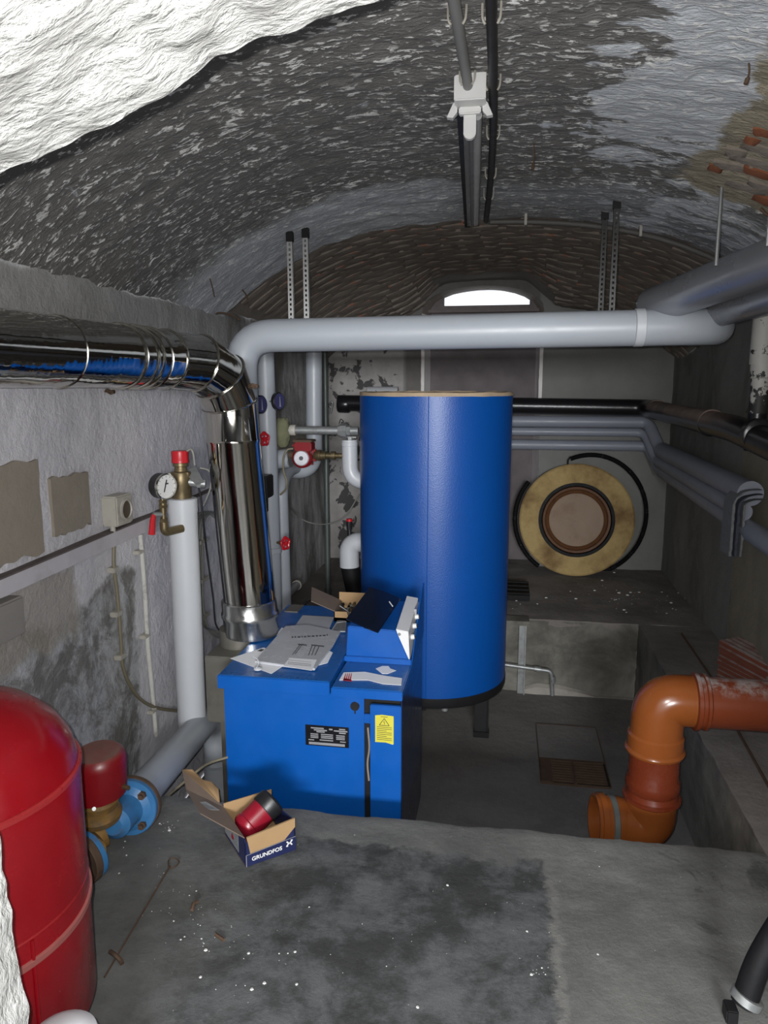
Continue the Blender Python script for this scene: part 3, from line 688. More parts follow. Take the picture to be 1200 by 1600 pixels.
# riser left, with safety group
RX, RY, RR = -1.355, 2.93, .0625
ra = thing('riser_pipe', 'white-grey insulated upright pipe carrying the gauge and red-capped safety valve', 'pipe', (RX, RY, -.05))
p0 = at(281, 778, y=RY); rt_ = p0.z
vx, vy, vz = -1.222, 2.10, .092
obj('jacket', MB().tube(path([(RX, RY, rt_-.055), (RX, RY, -.05)], .0), RR, 32), M['pipe_white'], ra)
obj('end_cap', MB().lathe([(RR+.002, -.062), (RR+.002, -.004), (RR-.003, 0), (0, .003)], (RX, RY, rt_), seg=36), M['pipe_white'], ra)
dp = thing('return_pipe', 'grey insulated pipe slanting from the circulator to the upright pipe', 'pipe', (vx, vy, vz))
obj('jacket', MB().tube(path([(vx-.00, vy+.06, vz+.005), (-1.335, 3.02, -.03), (-1.345, 3.17, -.10), (-1.33, 3.13, -.52)], [.05, .12]), .0625, 32), M['pipe'], dp, ang=60)
obj('end_collar', MB().lathe([(.064, 0), (.064, .055), (.0625, .058)], (vx, vy+.05, vz+.003), Vector((-1.335, 3.02, -.03))-Vector((vx, vy+.06, vz)), 32), M['pipe_white'], dp)
# second return, bent foot at the pit floor
obj('foot_elbow', MB().tube(path([(-1.33, 3.13, -.30), (-1.33, 3.13, -.44), (-1.22, 3.16, -.44)], .08), .064, 28), M['pipe'], dp, ang=60)

sv = thing('safety_valve', 'brass safety valve with ribbed red cap on top of the white-grey riser', 'valve', (RX, RY, rt_))
cxp = RX+.0
obj('body', MB().lathe([(.040, 0), (.041, .01), (.041, .05), (.043, .055), (.043, .108), (.040, .113), (.028, .116), (.024, .135), (.032, .138), (.032, .15), (.024, .155)], (cxp, RY, rt_), seg=24), M['brass'], sv)
cap = MB(); rr_ = []
for j in range(48):
    a = 2*PI*j/48; r = .034+(.0018 if j % 2 else 0); rr_.append((r*math.cos(a), r*math.sin(a)))
cap.ring([[(cxp+c_*k, RY+s_*k, rt_+.152+h) for c_, s_ in rr_] for k, h in ((1, 0), (1, .012), (.97, .014), (1, .042), (.94, .05))])
obj('red_cap', cap, M['red'], sv, ang=60)
obj('capillary', MB().tube(spline([(cxp+.03, RY, rt_+.20), (cxp+.05, RY, rt_+.208), (cxp+.06, RY, rt_+.19), (cxp+.06, RY+.01, rt_+.14)]), .0045, 8), M['grey_cable'], sv)
obj('outlet', MB().cyl((cxp+.03, RY, rt_+.07), (cxp+.10, RY+.02, rt_+.06), .018).cyl((cxp+.07, RY+.01, rt_+.065), (cxp+.085, RY+.014, rt_+.063), .024, 6), M['galv'], sv)
p = at(310, 743, y=RY)
sb = thing('sensor_cover', 'grey bent metal cover plate beside the red-capped safety valve', 'cover', p)
q = [at(296, 742, y=RY+.02), at(312, 735, y=RY+.05), at(311, 727, y=RY+.07), at(306, 727, y=RY+.07), at(298, 730, y=RY+.05), at(288, 738, y=RY+.0), at(288, 742, y=RY-.01), at(306, 756, y=RY-.05), at(318, 751, y=RY+.02)]
obj('plate', MB().prism([at(288, 738, y=RY), at(306, 728, y=RY+.06), at(313, 742, y=RY+.06), at(318, 752, y=RY+.0), at(306, 756, y=RY-.03)], (0, .004, -.006)), M['galv'], sb, smooth=False)
obj('fixing_block', MB().box(p.x-.06, p.x-.015, RY+.0, RY+.05, p.z-.045, p.z-.015), M['black'], sb, bevel=.003)
obj('cable', MB().tube(spline([at(309, 757, y=RY), at(313, 775, y=RY), at(318, 820, y=RY), at(324, 870, y=RY+.05), at(333, 935, y=RY+.08), at(337, 975, y=RY+.10), at(350, 992, y=RY+.12)]), .004, 8), M['rubber'], sb)
obj('capillary', MB().tube(spline([at(312, 731, y=RY+.08), at(326, 735, y=RY+.1), at(330, 745, y=RY+.1), at(328, 765, y=RY+.1), at(318, 790, y=RY+.12)]), .004, 8), M['grey_cable'], sb)

# pressure gauge, brass cock with red lever
gc = at(258, 760, y=RY-.14)
gax = Vector((.90, -.44, -.02)).normalized()
gg = thing('pressure_gauge', 'round black pressure gauge with white dial beside the safety valve', 'gauge', gc)
obj('case', MB().lathe([(.0, -.045), (.045, -.045), (.052, -.04), (.052, .0), (.054, .004)], gc, gax, 36), M['black'], gg)
obj('bezel', MB().lathe([(.054, .002), (.055, .010), (.049, .013), (.047, .008), (.047, .002)], gc, gax, 36, False), M['steel_band'], gg)
dl = obj('dial', MB().lathe([(.0, .005), (.048, .005)], gc, gax, 36, False), M['white'], gg)
side = gax.cross(Vector((0, 0, 1))).normalized(); upv = side.cross(gax)
ar = Vector(gc)+gax*.008
mb = MB()
def gseg(u0, v0, u1, v1, w):
    a = ar-side*u0*-1*1+upv*v0 if False else ar+side*u0+upv*v0; b = ar+side*u1+upv*v1; dd = (b-a).normalized(); n = gax.cross(dd)*w/2
    mb.prism([a-n, b-n, b+n, a+n], gax*.001)
gseg(-.002, .028, .012, -.022, .005); gseg(-.010, .012, .006, .012, .006)
for k in range(11):
    a_ = math.radians(-130+26*k); gseg(math.sin(a_)*.038, math.cos(a_)*.038, math.sin(a_)*.044, math.cos(a_)*.044, .0015)
obj('needle', mb, M['ink'], dl, smooth=False)
ck = thing('brass_cock', 'brass gauge cock with a red lever below the pressure gauge', 'valve', gc-Vector((0, 0, .1)))
b0 = gc-gax*.02+Vector((0, 0, -.05))
e1 = at(262, 812, y=RY-.12); e2 = at(270, 826, y=RY-.09)
obj('body', MB().cyl(b0, b0-Vector((0, 0, .02)), .011).cyl(b0-Vector((0, 0, .008)), b0-Vector((0, 0, .02)), .018, 6).cyl(b0-Vector((0, 0, .02)), b0-Vector((0, 0, .055)), .015).cyl(b0-Vector((0, 0, .028)), b0-Vector((0, 0, .04)), .019, 6).cyl(b0-Vector((0, 0, .05)), b0-Vector((0, 0, .085)), .012).cyl(b0-Vector((0, 0, .085)), b0-Vector((0, 0, .105)), .017, 6), M['brass'], ck)
bb = b0-Vector((0, 0, .10))
obj('elbow', MB().tube(path([bb, bb-Vector((0, 0, .045)), (RX+.02, RY-.055, bb.z-.040)], .03), .0175, 14), M['brass'], ck)
piv = b0-Vector((.0, 0, .068))
obj('pivot_nut', MB().cyl(piv, piv+Vector((-.03, -.03, .004)), .011, 12), M['galv'], ck)
obj('red_lever', MB().tube([piv+Vector((-.027, -.03, .004)), piv+Vector((-.032, -.034, -.02)), piv+Vector((-.038, -.036, -.078))], lambda u: .009+.005*u, 10), M['red'], ck)

# pipe 2: mid riser with thermometers and valves
m1 = thing('mid_riser_pipe', 'pale grey insulated upright pipe just right of the steel flue', 'pipe', (-1.26, 3.92, -.0))
xa = at(413, 560, y=3.92); xb = at(436, 945, y=3.92)
obj('jacket', MB().tube([(xa.x, 3.92, 1.80), (xa.x+.012, 3.92, .57)], .052, 28), M['pipe'], m1)
obj('lower_jacket', MB().lathe([(.049, -.60), (.049, 0), (.056, .003), (.056, .03), (.050, .033)], (xa.x+.015, 3.92, .57), seg=28), M['pipe'], m1)
m2 = thing('slim_riser_pipe', 'slim grey upright pipe tucked behind the riser with valves', 'pipe', (-1.33, 4.14, 0))
obj('jacket', MB().tube(path([(-1.30, 4.18, -.0), (-1.31, 4.18, .92), (-1.33, 4.40, .985), (-1.34, 4.75, .985)], .09), .045, 24), M['pipe'], m2, ang=60)
def thermo(px, py, yy, label, ax=(.92, -.38, .02)):
    p = at(px, py, y=yy); t_ = thing('pipe_thermometer', label, 'thermometer', p); ax = Vector(ax).normalized()
    obj('case', MB().lathe([(.0, -.022), (.040, -.022), (.048, -.016), (.048, .0), (.043, .004)], p, ax, 28), M['black'], t_)
    d_ = obj('lens', MB().lathe([(.0, .005), (.042, .004)], p, ax, 28, False), M['purple'], t_)
    sd = ax.cross(Vector((0, 0, 1))).normalized(); u_ = sd.cross(ax)
    obj('needle', MB().prism([p+ax*.007+u_*-.03+sd*-.006, p+ax*.007+u_*-.03+sd*.006, p+ax*.007+u_*.026+sd*.002, p+ax*.007+u_*.026], ax*.0008), simple('needle_grey', (.25, .25, .3), .5), d_, smooth=False)
    obj('stem', MB().cyl(p-ax*.02, p-ax*.065, .006), M['galv'], t_)
thermo(408, 632, 3.72, 'dark pipe thermometer in front of the riser, left of the pair')
thermo(436, 627, 3.86, 'dark pipe thermometer to the right of the riser, right of the pair')
def handwheel(px, py, yy, label):
    p = at(px, py, y=yy); t_ = thing('stop_valve', label, 'valve', p); ax = Vector((.9, -.4, .05)).normalized(); sd = ax.cross(Vector((0, 0, 1))).normalized(); u_ = sd.cross(ax)
    pts = [p+(u_*math.cos(2*PI*j/40)+sd*math.sin(2*PI*j/40))*(.032+.003*math.cos(5*2*PI*j/40)) for j in range(41)]
    w = MB().tube(pts, .0065, 8, False).lathe([(.011, -.008), (.011, .01), (.006, .012)], p, ax, 12)
    for k in range(5):
        a_ = 2*PI*k/5; w.cyl(p, p+(u_*math.cos(a_)+sd*math.sin(a_))*.031, .005, 6)
    obj('red_handwheel', w, M['red'], t_)
    obj('stem', MB().cyl(p-ax*.005, p-ax*.06, .007).cyl(p-ax*.03, p-ax*.045, .012, 6), M['brass'], t_)
handwheel(413, 686, 3.72, 'red handwheel valve high on the riser beside the flue')
handwheel(446, 849, 3.86, 'red handwheel valve low on the riser')
p = at(412, 762, y=3.72)
ac = thing('mixer_actuator', 'black boxy actuator peeking out from behind the steel flue', 'actuator', p)
obj('housing', MB().box(p.x-.06, p.x+.03, 3.68, 3.80, p.z-.055, p.z+.065), M['black'], ac, bevel=.006)
obj('neck', MB().box(p.x-.05, p.x+.005, 3.70, 3.78, p.z-.14, p.z-.05), M['black'], ac, bevel=.006)

# pipe 3: U-shaped
m3 = pipe_thing('bent_supply_pipe', 'grey insulated pipe dropping from the header and turning left to the wall', [(-1.205, 4.62, 1.80), (-1.215, 4.62, .955), (-1.50, 4.66, .955)], .052, .13, M['pipe'])
cd = thing('wall_conduit', 'thin dark grey-green upright conduit from floor to pipes near back-left corner', 'conduit', (-1.25, 5.10, 0))
obj('tube', MB().tube([(-1.243, 5.06, .0), (-1.252, 5.10, 1.80)], .020, 14), M['green_grey'], cd)
obj('floor_ferrule', MB().cyl((-1.243, 5.06, .0), (-1.243, 5.06, .05), .025), M['green_grey'], cd)

# shunt group: galvanised pipe, lagging, pump
sg = thing('galvanised_pipe', 'bare galvanised pipe with union running left from the blue tank', 'pipe', at(455, 672, y=4.05))
ga_, gb_ = at(452, 672, y=4.05), at(560, 672, y=4.05)
obj('tube', MB().cyl(ga_, (gb_.x, 4.05, ga_.z), .0235), M['galv'], sg)
obj('socket', MB().lathe([(.029, 0), (.031, .004), (.031, .03), (.029, .034)], ga_+Vector((.005, 0, 0)), (1, 0, 0), 20), M['cream'], sg)
gx = at(540, 672, y=4.05).x
obj('union', MB().cyl((gx-.04, 4.05, ga_.z), (gx-.028, 4.05, ga_.z), .033, 8).cyl((gx-.028, 4.05, ga_.z), (gx+.008, 4.05, ga_.z), .040, 8).cyl((gx+.008, 4.05, ga_.z), (gx+.03, 4.05, ga_.z), .030, 8), M['galv'], sg)
obj('bleed_lever', MB().tube(spline([(gx-.03, 4.02, ga_.z+.04), (gx-.02, 4.02, ga_.z+.065), (gx-.005, 4.02, ga_.z+.05), (gx-.02, 4.02, ga_.z+.045)]), .003, 6), M['black_metal'], sg)
lg = MB(); lc = at(441, 676, y=4.12)
lg.grid(lambda u, v: lc+Vector(((.045+.014*nz(u*3, v*3, 1, 3))*math.cos(2*PI*u)*math.sin(PI*v)**.6, .045*math.sin(2*PI*u)*math.sin(PI*v)**.6, -.085*math.cos(PI*v)+.01*nz(u*2, v*5, 0, 3))), 24, 16)
tag(obj('pipe_lagging', lg, M['olive_lagging']), 'lump of olive-grey torn lagging at the left end of the galvanised pipe', 'lagging')
# white boxed side duct behind
bd = thing('wall_shelf_board', 'white painted board slanting on the wall behind the red pump', 'board', at(470, 700, y=4.85))
obj('board', MB().prism([at(430, 722, x=-1.475), at(482, 700, x=-1.475), at(482, 665, x=-1.475), at(430, 690, x=-1.475)], (.02, 0, 0)), M['cream'], bd, smooth=False)
obj('lower_board', MB().prism([at(430, 745, x=-1.475), at(482, 718, x=-1.475), at(482, 706, x=-1.475), at(430, 728, x=-1.475)], (.035, 0, 0)), M['pipe_white'], bd, smooth=False)

pp = thing('circulating_pump', 'red circulating pump with round silver faceplate on the pipework left of the tank', 'pump', at(475, 715, y=4.05))
pc = at(471, 716, y=4.0); pax = Vector((.10, -1, .06)).normalized()
pc2 = at(481, 712, y=4.10)
obj('motor', MB().lathe([(.0, -.10), (.050, -.10), (.056, -.07), (.056, -.015), (.045, .0)], pc, pax, 28), M['red_dusty'], pp)
fpn = obj('faceplate', MB().lathe([(.043, -.004), (.043, .006), (.039, .009), (0, .009)], pc, pax, 28), M['label_silver'], pp)
obj('vent_screw', MB().lathe([(.012, .008), (.012, .014), (0, .014)], pc, pax, 16), M['black'], fpn)
obj('volute', MB().box(pc2.x-.055, pc2.x+.052, 4.06, 4.12, pc2.z-.05, pc2.z+.06), M['red_dusty'], pp, bevel=.02)
obj('terminal_box', MB().box(pc2.x-.05, pc2.x+.05, 3.99, 4.08, pc2.z+.035, pc2.z+.085).box(pc2.x-.065, pc2.x-.05, 4.0, 4.05, pc2.z+.055, pc2.z+.075), M['red_dusty'], pp, bevel=.006)
obj('box_lid', MB().box(pc2.x-.056, pc2.x+.055, 3.985, 4.085, pc2.z+.085, pc2.z+.098), M['rust'], pp, bevel=.004)
pr_ = at(535, 712, y=4.09)
obj('port_right', MB().lathe([(.022, 0), (.032, .025), (.032, .04), (.024, .042), (.024, .07), (.016, .072), (.016, .10), (.024, .102), (.024, .125), (.015, .127), (.015, .17), (.021, .172), (.021, .20), (.015, .2)], (pc2.x+.04, 4.09, pr_.z), (1, 0, 0), 16), M['brass'], pp)
obj('port_left', MB().lathe([(.020, 0), (.030, .02), (.030, .035), (.020, .04), (.020, .09)], (pc2.x-.04, 4.09, pr_.z), (-1, 0, 0), 16), M['rust'], pp)
obj('power_cable', MB().tube(spline([at(458, 701, y=4.0), at(449, 703, y=3.99), at(443, 715, y=3.98), at(443, 735, y=3.98), at(448, 752, y=3.98), at(446, 765, y=4.0), at(438, 773, y=4.02)]), .0055, 8), M['beige_cable'], pp)
sh = thing('shunt_pipe', 'short fat grey insulated stub between riser and red pump', 'pipe', at(445, 720, y=4.10))
pa_, pb_ = at(430, 718, y=4.10), at(452, 716, y=4.10)
obj('jacket', MB().cyl(pa_, pb_, .055, 24), M['pipe'], sh)
obj('end_disc', MB().lathe([(.0, .0), (.052, .0), (.052, .006), (.0, .008)], pb_, pb_-pa_, 24), M['galv'], sh)
u1 = pipe_thing('tank_loop_pipe', 'white insulated pipe bending into the left side of the tank', [(at(546, 684, y=4.1).x, 4.1, 1.20), (at(547, 740, y=4.1).x, 4.1, .965), (at(547, 740, y=4.1).x+.18, 4.1, .965)], .045, .09, M['pipe_white'])
obj('joint_collar', MB().lathe([(.0455, 0), (.047, .002), (.047, .02), (.0455, .022)], (at(546, 684, y=4.1).x, 4.1, 1.165), seg=24), M['pipe_white'], u1)
obj('air_vent', MB().cyl((-.865, 4.1, 1.20), (-.865, 4.1, 1.215), .02, 6).box(-.89, -.83, 4.09, 4.11, 1.212, 1.218), M['galv'], u1)
elx = at(545, 850, y=4.3)
w1 = pipe_thing('drain_elbow_pipe', 'white insulated elbow leaving the tank low on its left', [(elx.x+.22, 4.30, .565), (elx.x, 4.30, .565), (elx.x+.004, 4.30, .41)], .060, .10, M['pipe_white'])
bk = thing('black_lagged_pipe', 'black foam-lagged pipe below the white elbow left of the tank', 'pipe', (elx.x, 4.3, 0))
obj('lagging', MB().tube([(elx.x+.004, 4.30, .42), (elx.x+.05, 4.31, .18), (elx.x+.11, 4.33, -.12)], .057, 24), M['rubber'], bk)
dv = at(546, 822, y=4.3)
dvt = thing('drain_cock', 'small black cock with a red top above the white elbow', 'valve', dv)
obj('body', MB().cyl((dv.x, 4.3, elx.z+.05), (dv.x, 4.3, dv.z+.03), .013).cyl((dv.x-.0, 4.3, dv.z-.02), (dv.x, 4.3, dv.z+.025), .018, 10), M['black'], dvt)
obj('red_top', MB().cyl((dv.x, 4.3, dv.z+.03), (dv.x, 4.3, dv.z+.045), .019, 12), M['red'], dvt)
tag(obj('sagging_cable', MB().tube(spline([at(455, 795, x=-1.47), at(470, 810, y=4.75), at(490, 818, y=4.7), at(515, 818, y=4.6), at(540, 805, y=4.5), at(562, 772, y=4.4)]), .0042, 8), M['grey_cable']), 'thin grey cable sagging from left wall to the tank', 'cable')

# ------------------------------------------------------------ black cast iron pipe and its white stack
cp = thing('cast_iron_pipe', 'thick black cast-iron pipe along the back wall and down the right wall', 'pipe', (-.9, 6.0, 1.33))
cz_ = at(900, 637, y=6.03).z
cw = [(-1.37, 6.03, cz_+.03), (1.09, 6.03, cz_), (1.125, 3.9, cz_-.04), (1.125, 3.1, cz_-.10)]
obj('pipe_run', MB().tube(path(cw, .12), .066, 26), M['cast'], cp, ang=60)
for yy in (5.75, 4.32, 3.52): obj('joint_collar', MB().lathe([(.066, 0), (.075, .006), (.075, .05), (.066, .056)], (1.105+.02*(yy < 5), yy, cz_-.04*(6-yy)/2), (0, 1, .02), 26), M['cast'], cp)
obj('joint_collar', MB().lathe([(.063, 0), (.07, .01), (.07, .09), (.063, .1)], (at(527, 630, y=6.0).x, 6.03, cz_+.02), (1, 0, -.01), 26), M['cast'], cp)
ex = at(528, 638, y=5.98)
obj('end_bracket', MB().tube(spline([ex+Vector((-.04, -.05, .0)), ex+Vector((-.06, -.06, .03)), ex+Vector((-.03, -.06, .05)), ex+Vector((-.05, -.05, -.04))]), .008, 8), M['galv'], cp)
ws = thing('white_soil_stack', 'peeling white upright pipe at the right edge dropping into the black pipe', 'pipe', (1.2, 3.75, 1.3))
tx0, tx1 = at(1196, 490, y=3.72), at(1182, 655, y=3.72)
obj('upper_pipe', MB().tube([(tx0.x+.0, 3.72, 2.05), (tx0.x-.002, 3.72, 1.60)], .050, 24), M['peel'], ws)
obj('lower_pipe', MB().lathe([(.041, 0), (.041, .17), (.048, .175), (.048, .24), (.044, .245)], (tx1.x+.003, 3.72, 1.365), seg=24), M['peel'], ws)
obj('black_branch', MB().cyl((tx1.x-.004, 3.72, 1.20), (tx1.x+.003, 3.72, 1.375), .043, 24), M['cast'], ws)
obj('pipe_clip', MB().box(tx1.x+.035, tx1.x+.06, 3.70, 3.74, 1.57, 1.62), M['rust'], ws, bevel=.003)

ft = thing('foam_tube_piece', 'short white foam tube piece lying on the black pipe behind the tank top', 'foam tube', (-.95, 6.03, 1.40))
obj('tube', MB().tube([(at(575, 606, y=6.03).x, 6.03, 1.452), (at(622, 604, y=6.03).x, 6.03, 1.452)], .045, 20), M['pipe_white'], ft)
obj('spiral_seam', MB().tube(spline([(at(590, 606, y=6.03).x+.02*math.sin(k), 5.982+.012*abs(k-3), 1.42+.012*k) for k in range(6)]), .003, 6), M['insul_grey'], ft)
# three heating pipes round the back wall and along the right wall
ys = [(659, .048, 0), (674.5, .036, 1), (696, .046, 2)]
zz3 = [at(900, 659, y=6.08).z, at(900, 675, y=6.09).z, at(900, 696, y=6.08).z]
names = ['uppermost of the three grey pipes under the black pipe', 'thinner middle one of the three grey pipes under the black pipe', 'lowest of the three grey pipes under the black pipe']
drop = [.20, .20, .165]
for i in range(3):
    z = zz3[i]; r = (.046, .034, .042)[i]; dz = drop[i]; x1 = (1.19, 1.165, 1.20)[i]-.02
    pts = [(-.95 if i else -.9, 6.10, z), (x1-.06+.0, 6.10, z), (x1, 5.86, z-dz), (x1+.015, 3.78 if i < 2 else 2.9, z-dz-(.035, .045, .085)[i])]
    h_ = thing('heating_pipe', names[i], 'pipe', pts[0], 'grey pipes round the back corner')
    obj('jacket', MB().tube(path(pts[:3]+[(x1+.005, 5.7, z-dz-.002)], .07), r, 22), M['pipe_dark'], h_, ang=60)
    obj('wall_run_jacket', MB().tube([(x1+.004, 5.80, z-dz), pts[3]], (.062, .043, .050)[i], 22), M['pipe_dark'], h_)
# frayed felt end of the lagging
fe = thing('frayed_lagging_wrap', 'frayed grey felt wrap around the pipe ends at the right edge', 'lagging', (1.15, 3.8, .9))
fc = at(1188, 775, y=3.72)
for k, (dx, th) in enumerate(((0, .012), (.024, .012), (.048, .010))):
    pts = []
    for j in range(22):
        u = j/21
        if u < .65: q = Vector((1.10+dx*1.0, 3.74, .68+(.25)*u/.65))
        else:
            a_ = (u-.65)/.35*PI*.55; q = Vector((1.10+dx+(.10-dx*.5)*(1-math.cos(a_)), 3.74, .93+(.08-dx)*math.sin(a_)))
        pts.append(q+Vector((.003*nz(j, k, 0, 1.7), .004*nz(j, k, 3, 1.3), .003*nz(j, k, 5, 1.9))))
    mb = MB(); ring = []
    for q in pts: 
        e_ = .006*nz(q.z*60, k, 2); ring.append([(q.x-th*.5, q.y-.012+e_, q.z), (q.x+th*.5, q.y-.012-e_, q.z+.003), (q.x+th*.5, q.y+.14, q.z), (q.x-th*.5, q.y+.14, q.z)])
    obj('felt_layer', MB().ring(ring), (M['insul_grey'], simple('dark_blue_felt', (.05, .055, .075), .95, 0, .3, 50, .5, 70), M['insul_grey'])[k], fe, smooth=False)

# ------------------------------------------------------------ back ledge objects
dc = at(900, 812, y=5.98); dr = .448
lean = Vector((-.03, -1, .14)).normalized(); dcen = Vector((dc.x, 5.97, .445))
dt = thing('foam_tank_lid', 'big round yellowed foam lid with scorched centre leaning on the back wall', 'lid', (dc.x, 5.93, 0))
obj('foam_ring', MB().lathe([(.285, .032), (dr-.012, .04), (dr, .03), (dr, -.03), (dr-.01, -.035), (.27, -.035)], dcen, lean, 72, False), M['foam'], dt)
obj('black_band', MB().lathe([(.290, .03), (.296, .047), (.272, .047), (.266, .02)], dcen, lean, 64, False), M['rubber'], dt)
obj('brown_rings', MB().lathe([(.268, .022), (.262, .045), (.245, .040), (.24, .022), (.232, .030), (.22, .022), (.212, .012)], dcen, lean, 64, False), M['foam_brown'], dt)
obj('centre_recess', MB().lathe([(.214, .012), (.20, .008), (.0, .008)], dcen, lean, 64, False), M['foam_in'], dt)
hs = []
for j in range(60):
    a_ = math.radians(112-j*(244/59)); hs.append(Vector((dcen.x+.145-.03+.475*math.cos(a_)*(.93), 6.11-.05*(j/59), .47+.485*math.sin(a_))))
hs = [q for q in hs if q.z > .02]
ho = thing('corrugated_hose', 'black corrugated hose curled around the right side of the foam lid', 'hose', hs[0])
mb = MB(); P = []
for i in range(len(hs)-1):
    for k in range(6): P.append(hs[i].lerp(hs[i+1], k/6))
mb.tube(P, lambda u: .0165+(.003 if int(u*(len(P)-1)) % 2 else 0), 10)
obj('hose', mb, M['rubber'], ho)
obj('hose_clip', MB().tube([hs[0]+Vector((-.0, 0, .02)), hs[0]+Vector((-.02, 0, -.01)), hs[0]+Vector((-.02, 0, -.10))], .006, 8), M['black_metal'], ho)
h2 = thing('corrugated_hose', 'black corrugated hose arc left of the foam lid', 'hose', (dcen.x-.45, 6.1, .5))
P = [Vector((dcen.x+.02-.50*math.cos(math.radians(-54+j*4.4)), 6.13, .42+.50*math.sin(math.radians(-54+j*4.4)))) for j in range(22)]
P = [P[i].lerp(P[i+1], k/5) for i in range(21) for k in range(5)]
obj('hose', MB().tube(P, lambda u: .0165+(.003 if int(u*(len(P)-1)) % 2 else 0), 10), M['rubber'], h2)
rl = thing('black_channel', 'short black ribbed channel lying on the back ledge right of the tank', 'channel', (.1, 5.2, 0))
mb = MB().box(-.25, .205, 5.12, 5.50, .0, .042)
for k in range(4): mb.box(-.25, .205+.0, 5.14+k*.105, 5.165+k*.105, .042, .052)
obj('channel', mb, M['rubber'], rl, bevel=.003)

# galvanised stand pipes against the pit's back face
gp = thing('galvanised_bracket', 'small galvanised pipe frame against the pit wall right of the tank', 'bracket', (.15, 4.65, PZ))
X0 = .148
obj('post', MB().box(X0-.022, X0+.022, 4.672, 4.69, PZ, -.02).box(X0+.016, X0+.024, 4.65, 4.69, PZ, -.02), M['galv'], gp, bevel=.002)
obj('ledge_cap', MB().box(-.10, X0+.04, 4.62, 4.74, -.018, .012), M['pit_side'], gp, bevel=.003)
obj('cross_tube', MB().tube(path([(-.12, 4.655, -.285), (.34, 4.655, -.325), (.352, 4.655, PZ+.01)], .03), .014, 12), M['galv'], gp)
obj('tee_fitting', MB().cyl((.23, 4.655, -.315), (.27, 4.655, -.319), .019, 12).cyl((.348, 4.655, -.36), (.351, 4.655, -.40), .019, 12), M['galv'], gp)

# drain grate in the pit floor
gt_ = thing('floor_drain', 'square concrete drain cover with a rusty slotted grate in the pit floor', 'drain', (.4, 3.9, PZ))
GX0, GX1, GY0, GY1 = .232, .575, 3.56, 4.22
obj('cover_slab', MB().box(GX0, GX1, 3.81, GY1, PZ-.02, PZ+.010), M['floor_pit'], gt_, bevel=.003)
mb = MB()
for (a_, b_, c_, d_) in ((GX0-.004, GX0, GY0, GY1), (GX1, GX1+.004, GY0, GY1), (GX0, GX1, GY1, GY1+.004), (GX0, GX1, 3.80, 3.812), (GX0, GX1, GY0-.004, GY0)): mb.box(a_, b_, c_, d_, PZ-.02, PZ+.011)
obj('frame', mb, M['rust'], gt_, bevel=.001)
obj('gully', MB().box(GX0, GX1, GY0, 3.805, PZ-.03, PZ+.0055), simple('dark_gully', (.012, .01, .009), .9), gt_)
for k in range(9):
    y_ = GY0+.018+k*.0255
    obj('grate_bar', MB().box(GX0+.06, GX1-.012, y_, y_+.012, PZ+.004, PZ+.015), M['rust'], gt_)
obj('grate_plate', MB().box(GX0+.002, GX0+.06, GY0, 3.80, PZ+.004, PZ+.014).box(.395, .409, GY0, 3.80, PZ+.004, PZ+.016), M['rust'], gt_)

# ------------------------------------------------------------ terracotta drain pipe
OY = 2.84; OR = .098
oz = at(1150, 1100, y=OY).z; ox = at(1021, 1200, y=OY).x
op = thing('drain_pipe', 'orange-brown plastic drain pipe with two elbows hanging over the pit', 'pipe', (ox, OY, oz))
obj('horizontal_pipe', MB().cyl((ox+.14, OY, oz), (1.33, OY, oz+.0), OR*.99, 40), M['orange_dust'], op)
obj('horizontal_socket', MB().lathe([(OR+.002, 0), (OR+.012, .004), (OR+.012, .018), (OR+.004, .022), (OR+.004, .035), (OR+.010, .038), (OR+.010, .048), (OR-.002, .055)], (ox+.125, OY, oz), (1, 0, 0), 40), M['orange_dust'], op)
obj('upper_elbow', MB().tube(path([(ox+.15, OY, oz), (ox+.005, OY, oz), (ox, OY, oz-.16)], .135, 14), OR+.001, 40), M['orange'], op, ang=60)
z1 = oz-.165
obj('upper_socket', MB().lathe([(OR, .03), (OR+.008, .02), (OR+.008, -.03), (OR+.012, -.033), (OR+.016, -.042), (OR+.012, -.052), (OR+.004, -.056)], (ox, OY, z1), (0, 0, 1), 40), M['orange'], op)
obj('middle_pipe', MB().lathe([(OR-.003, -.05), (OR-.003, -.15), (OR+.006, -.17), (OR+.006, -.20), (OR-.002, -.215), (OR+.004, -.235), (OR+.013, -.238), (OR+.014, -.248), (OR+.004, -.256)], (ox, OY, z1), (0, 0, 1), 40), simple('dark_terracotta', (.14, .026, .010), .28, 0, .12, 12), op)
z2 = z1-.25
zb = z2-.13
obj('lower_elbow', MB().tube(path([(ox, OY, z2+.01), (ox-.003, OY, zb), (ox-.145, OY-.006, zb+.01)], .13, 14), OR+.001, 40, False), M['orange'], op, ang=60)
obj('open_socket', MB().lathe([(OR+.001, -.02), (OR+.005, .0), (OR+.005, .055), (OR+.014, .058), (OR+.014, .080), (OR+.008, .083), (OR+.008, .095), (OR-.003, .095), (OR-.006, -.02)], (ox-.125, OY-.004, zb+.009), (-1, -.12, .04), 40, False), M['orange'], op)
obj('inner_dark_seal', MB().lathe([(.0, .0), (OR-.008, .0)], (ox-.105, OY-.002, zb+.01), (-1, -.12, .04), 32, False), simple('pipe_inside', (.03, .03, .028), .8), op)
obj('grey_clamp', MB().lathe([(OR+.0055, .0), (OR+.0085, .002), (OR+.0085, .022), (OR+.0055, .024)], (ox-.14, OY-.006, zb+.0095), (-1, -.12, .04), 40), simple('grey_strap', (.10, .115, .11), .45), op)
obj('clamp_screw', MB().cyl((ox-.153, OY-.096, zb-.035), (ox-.153, OY-.108, zb-.04), .009, 8), M['galv'], op)

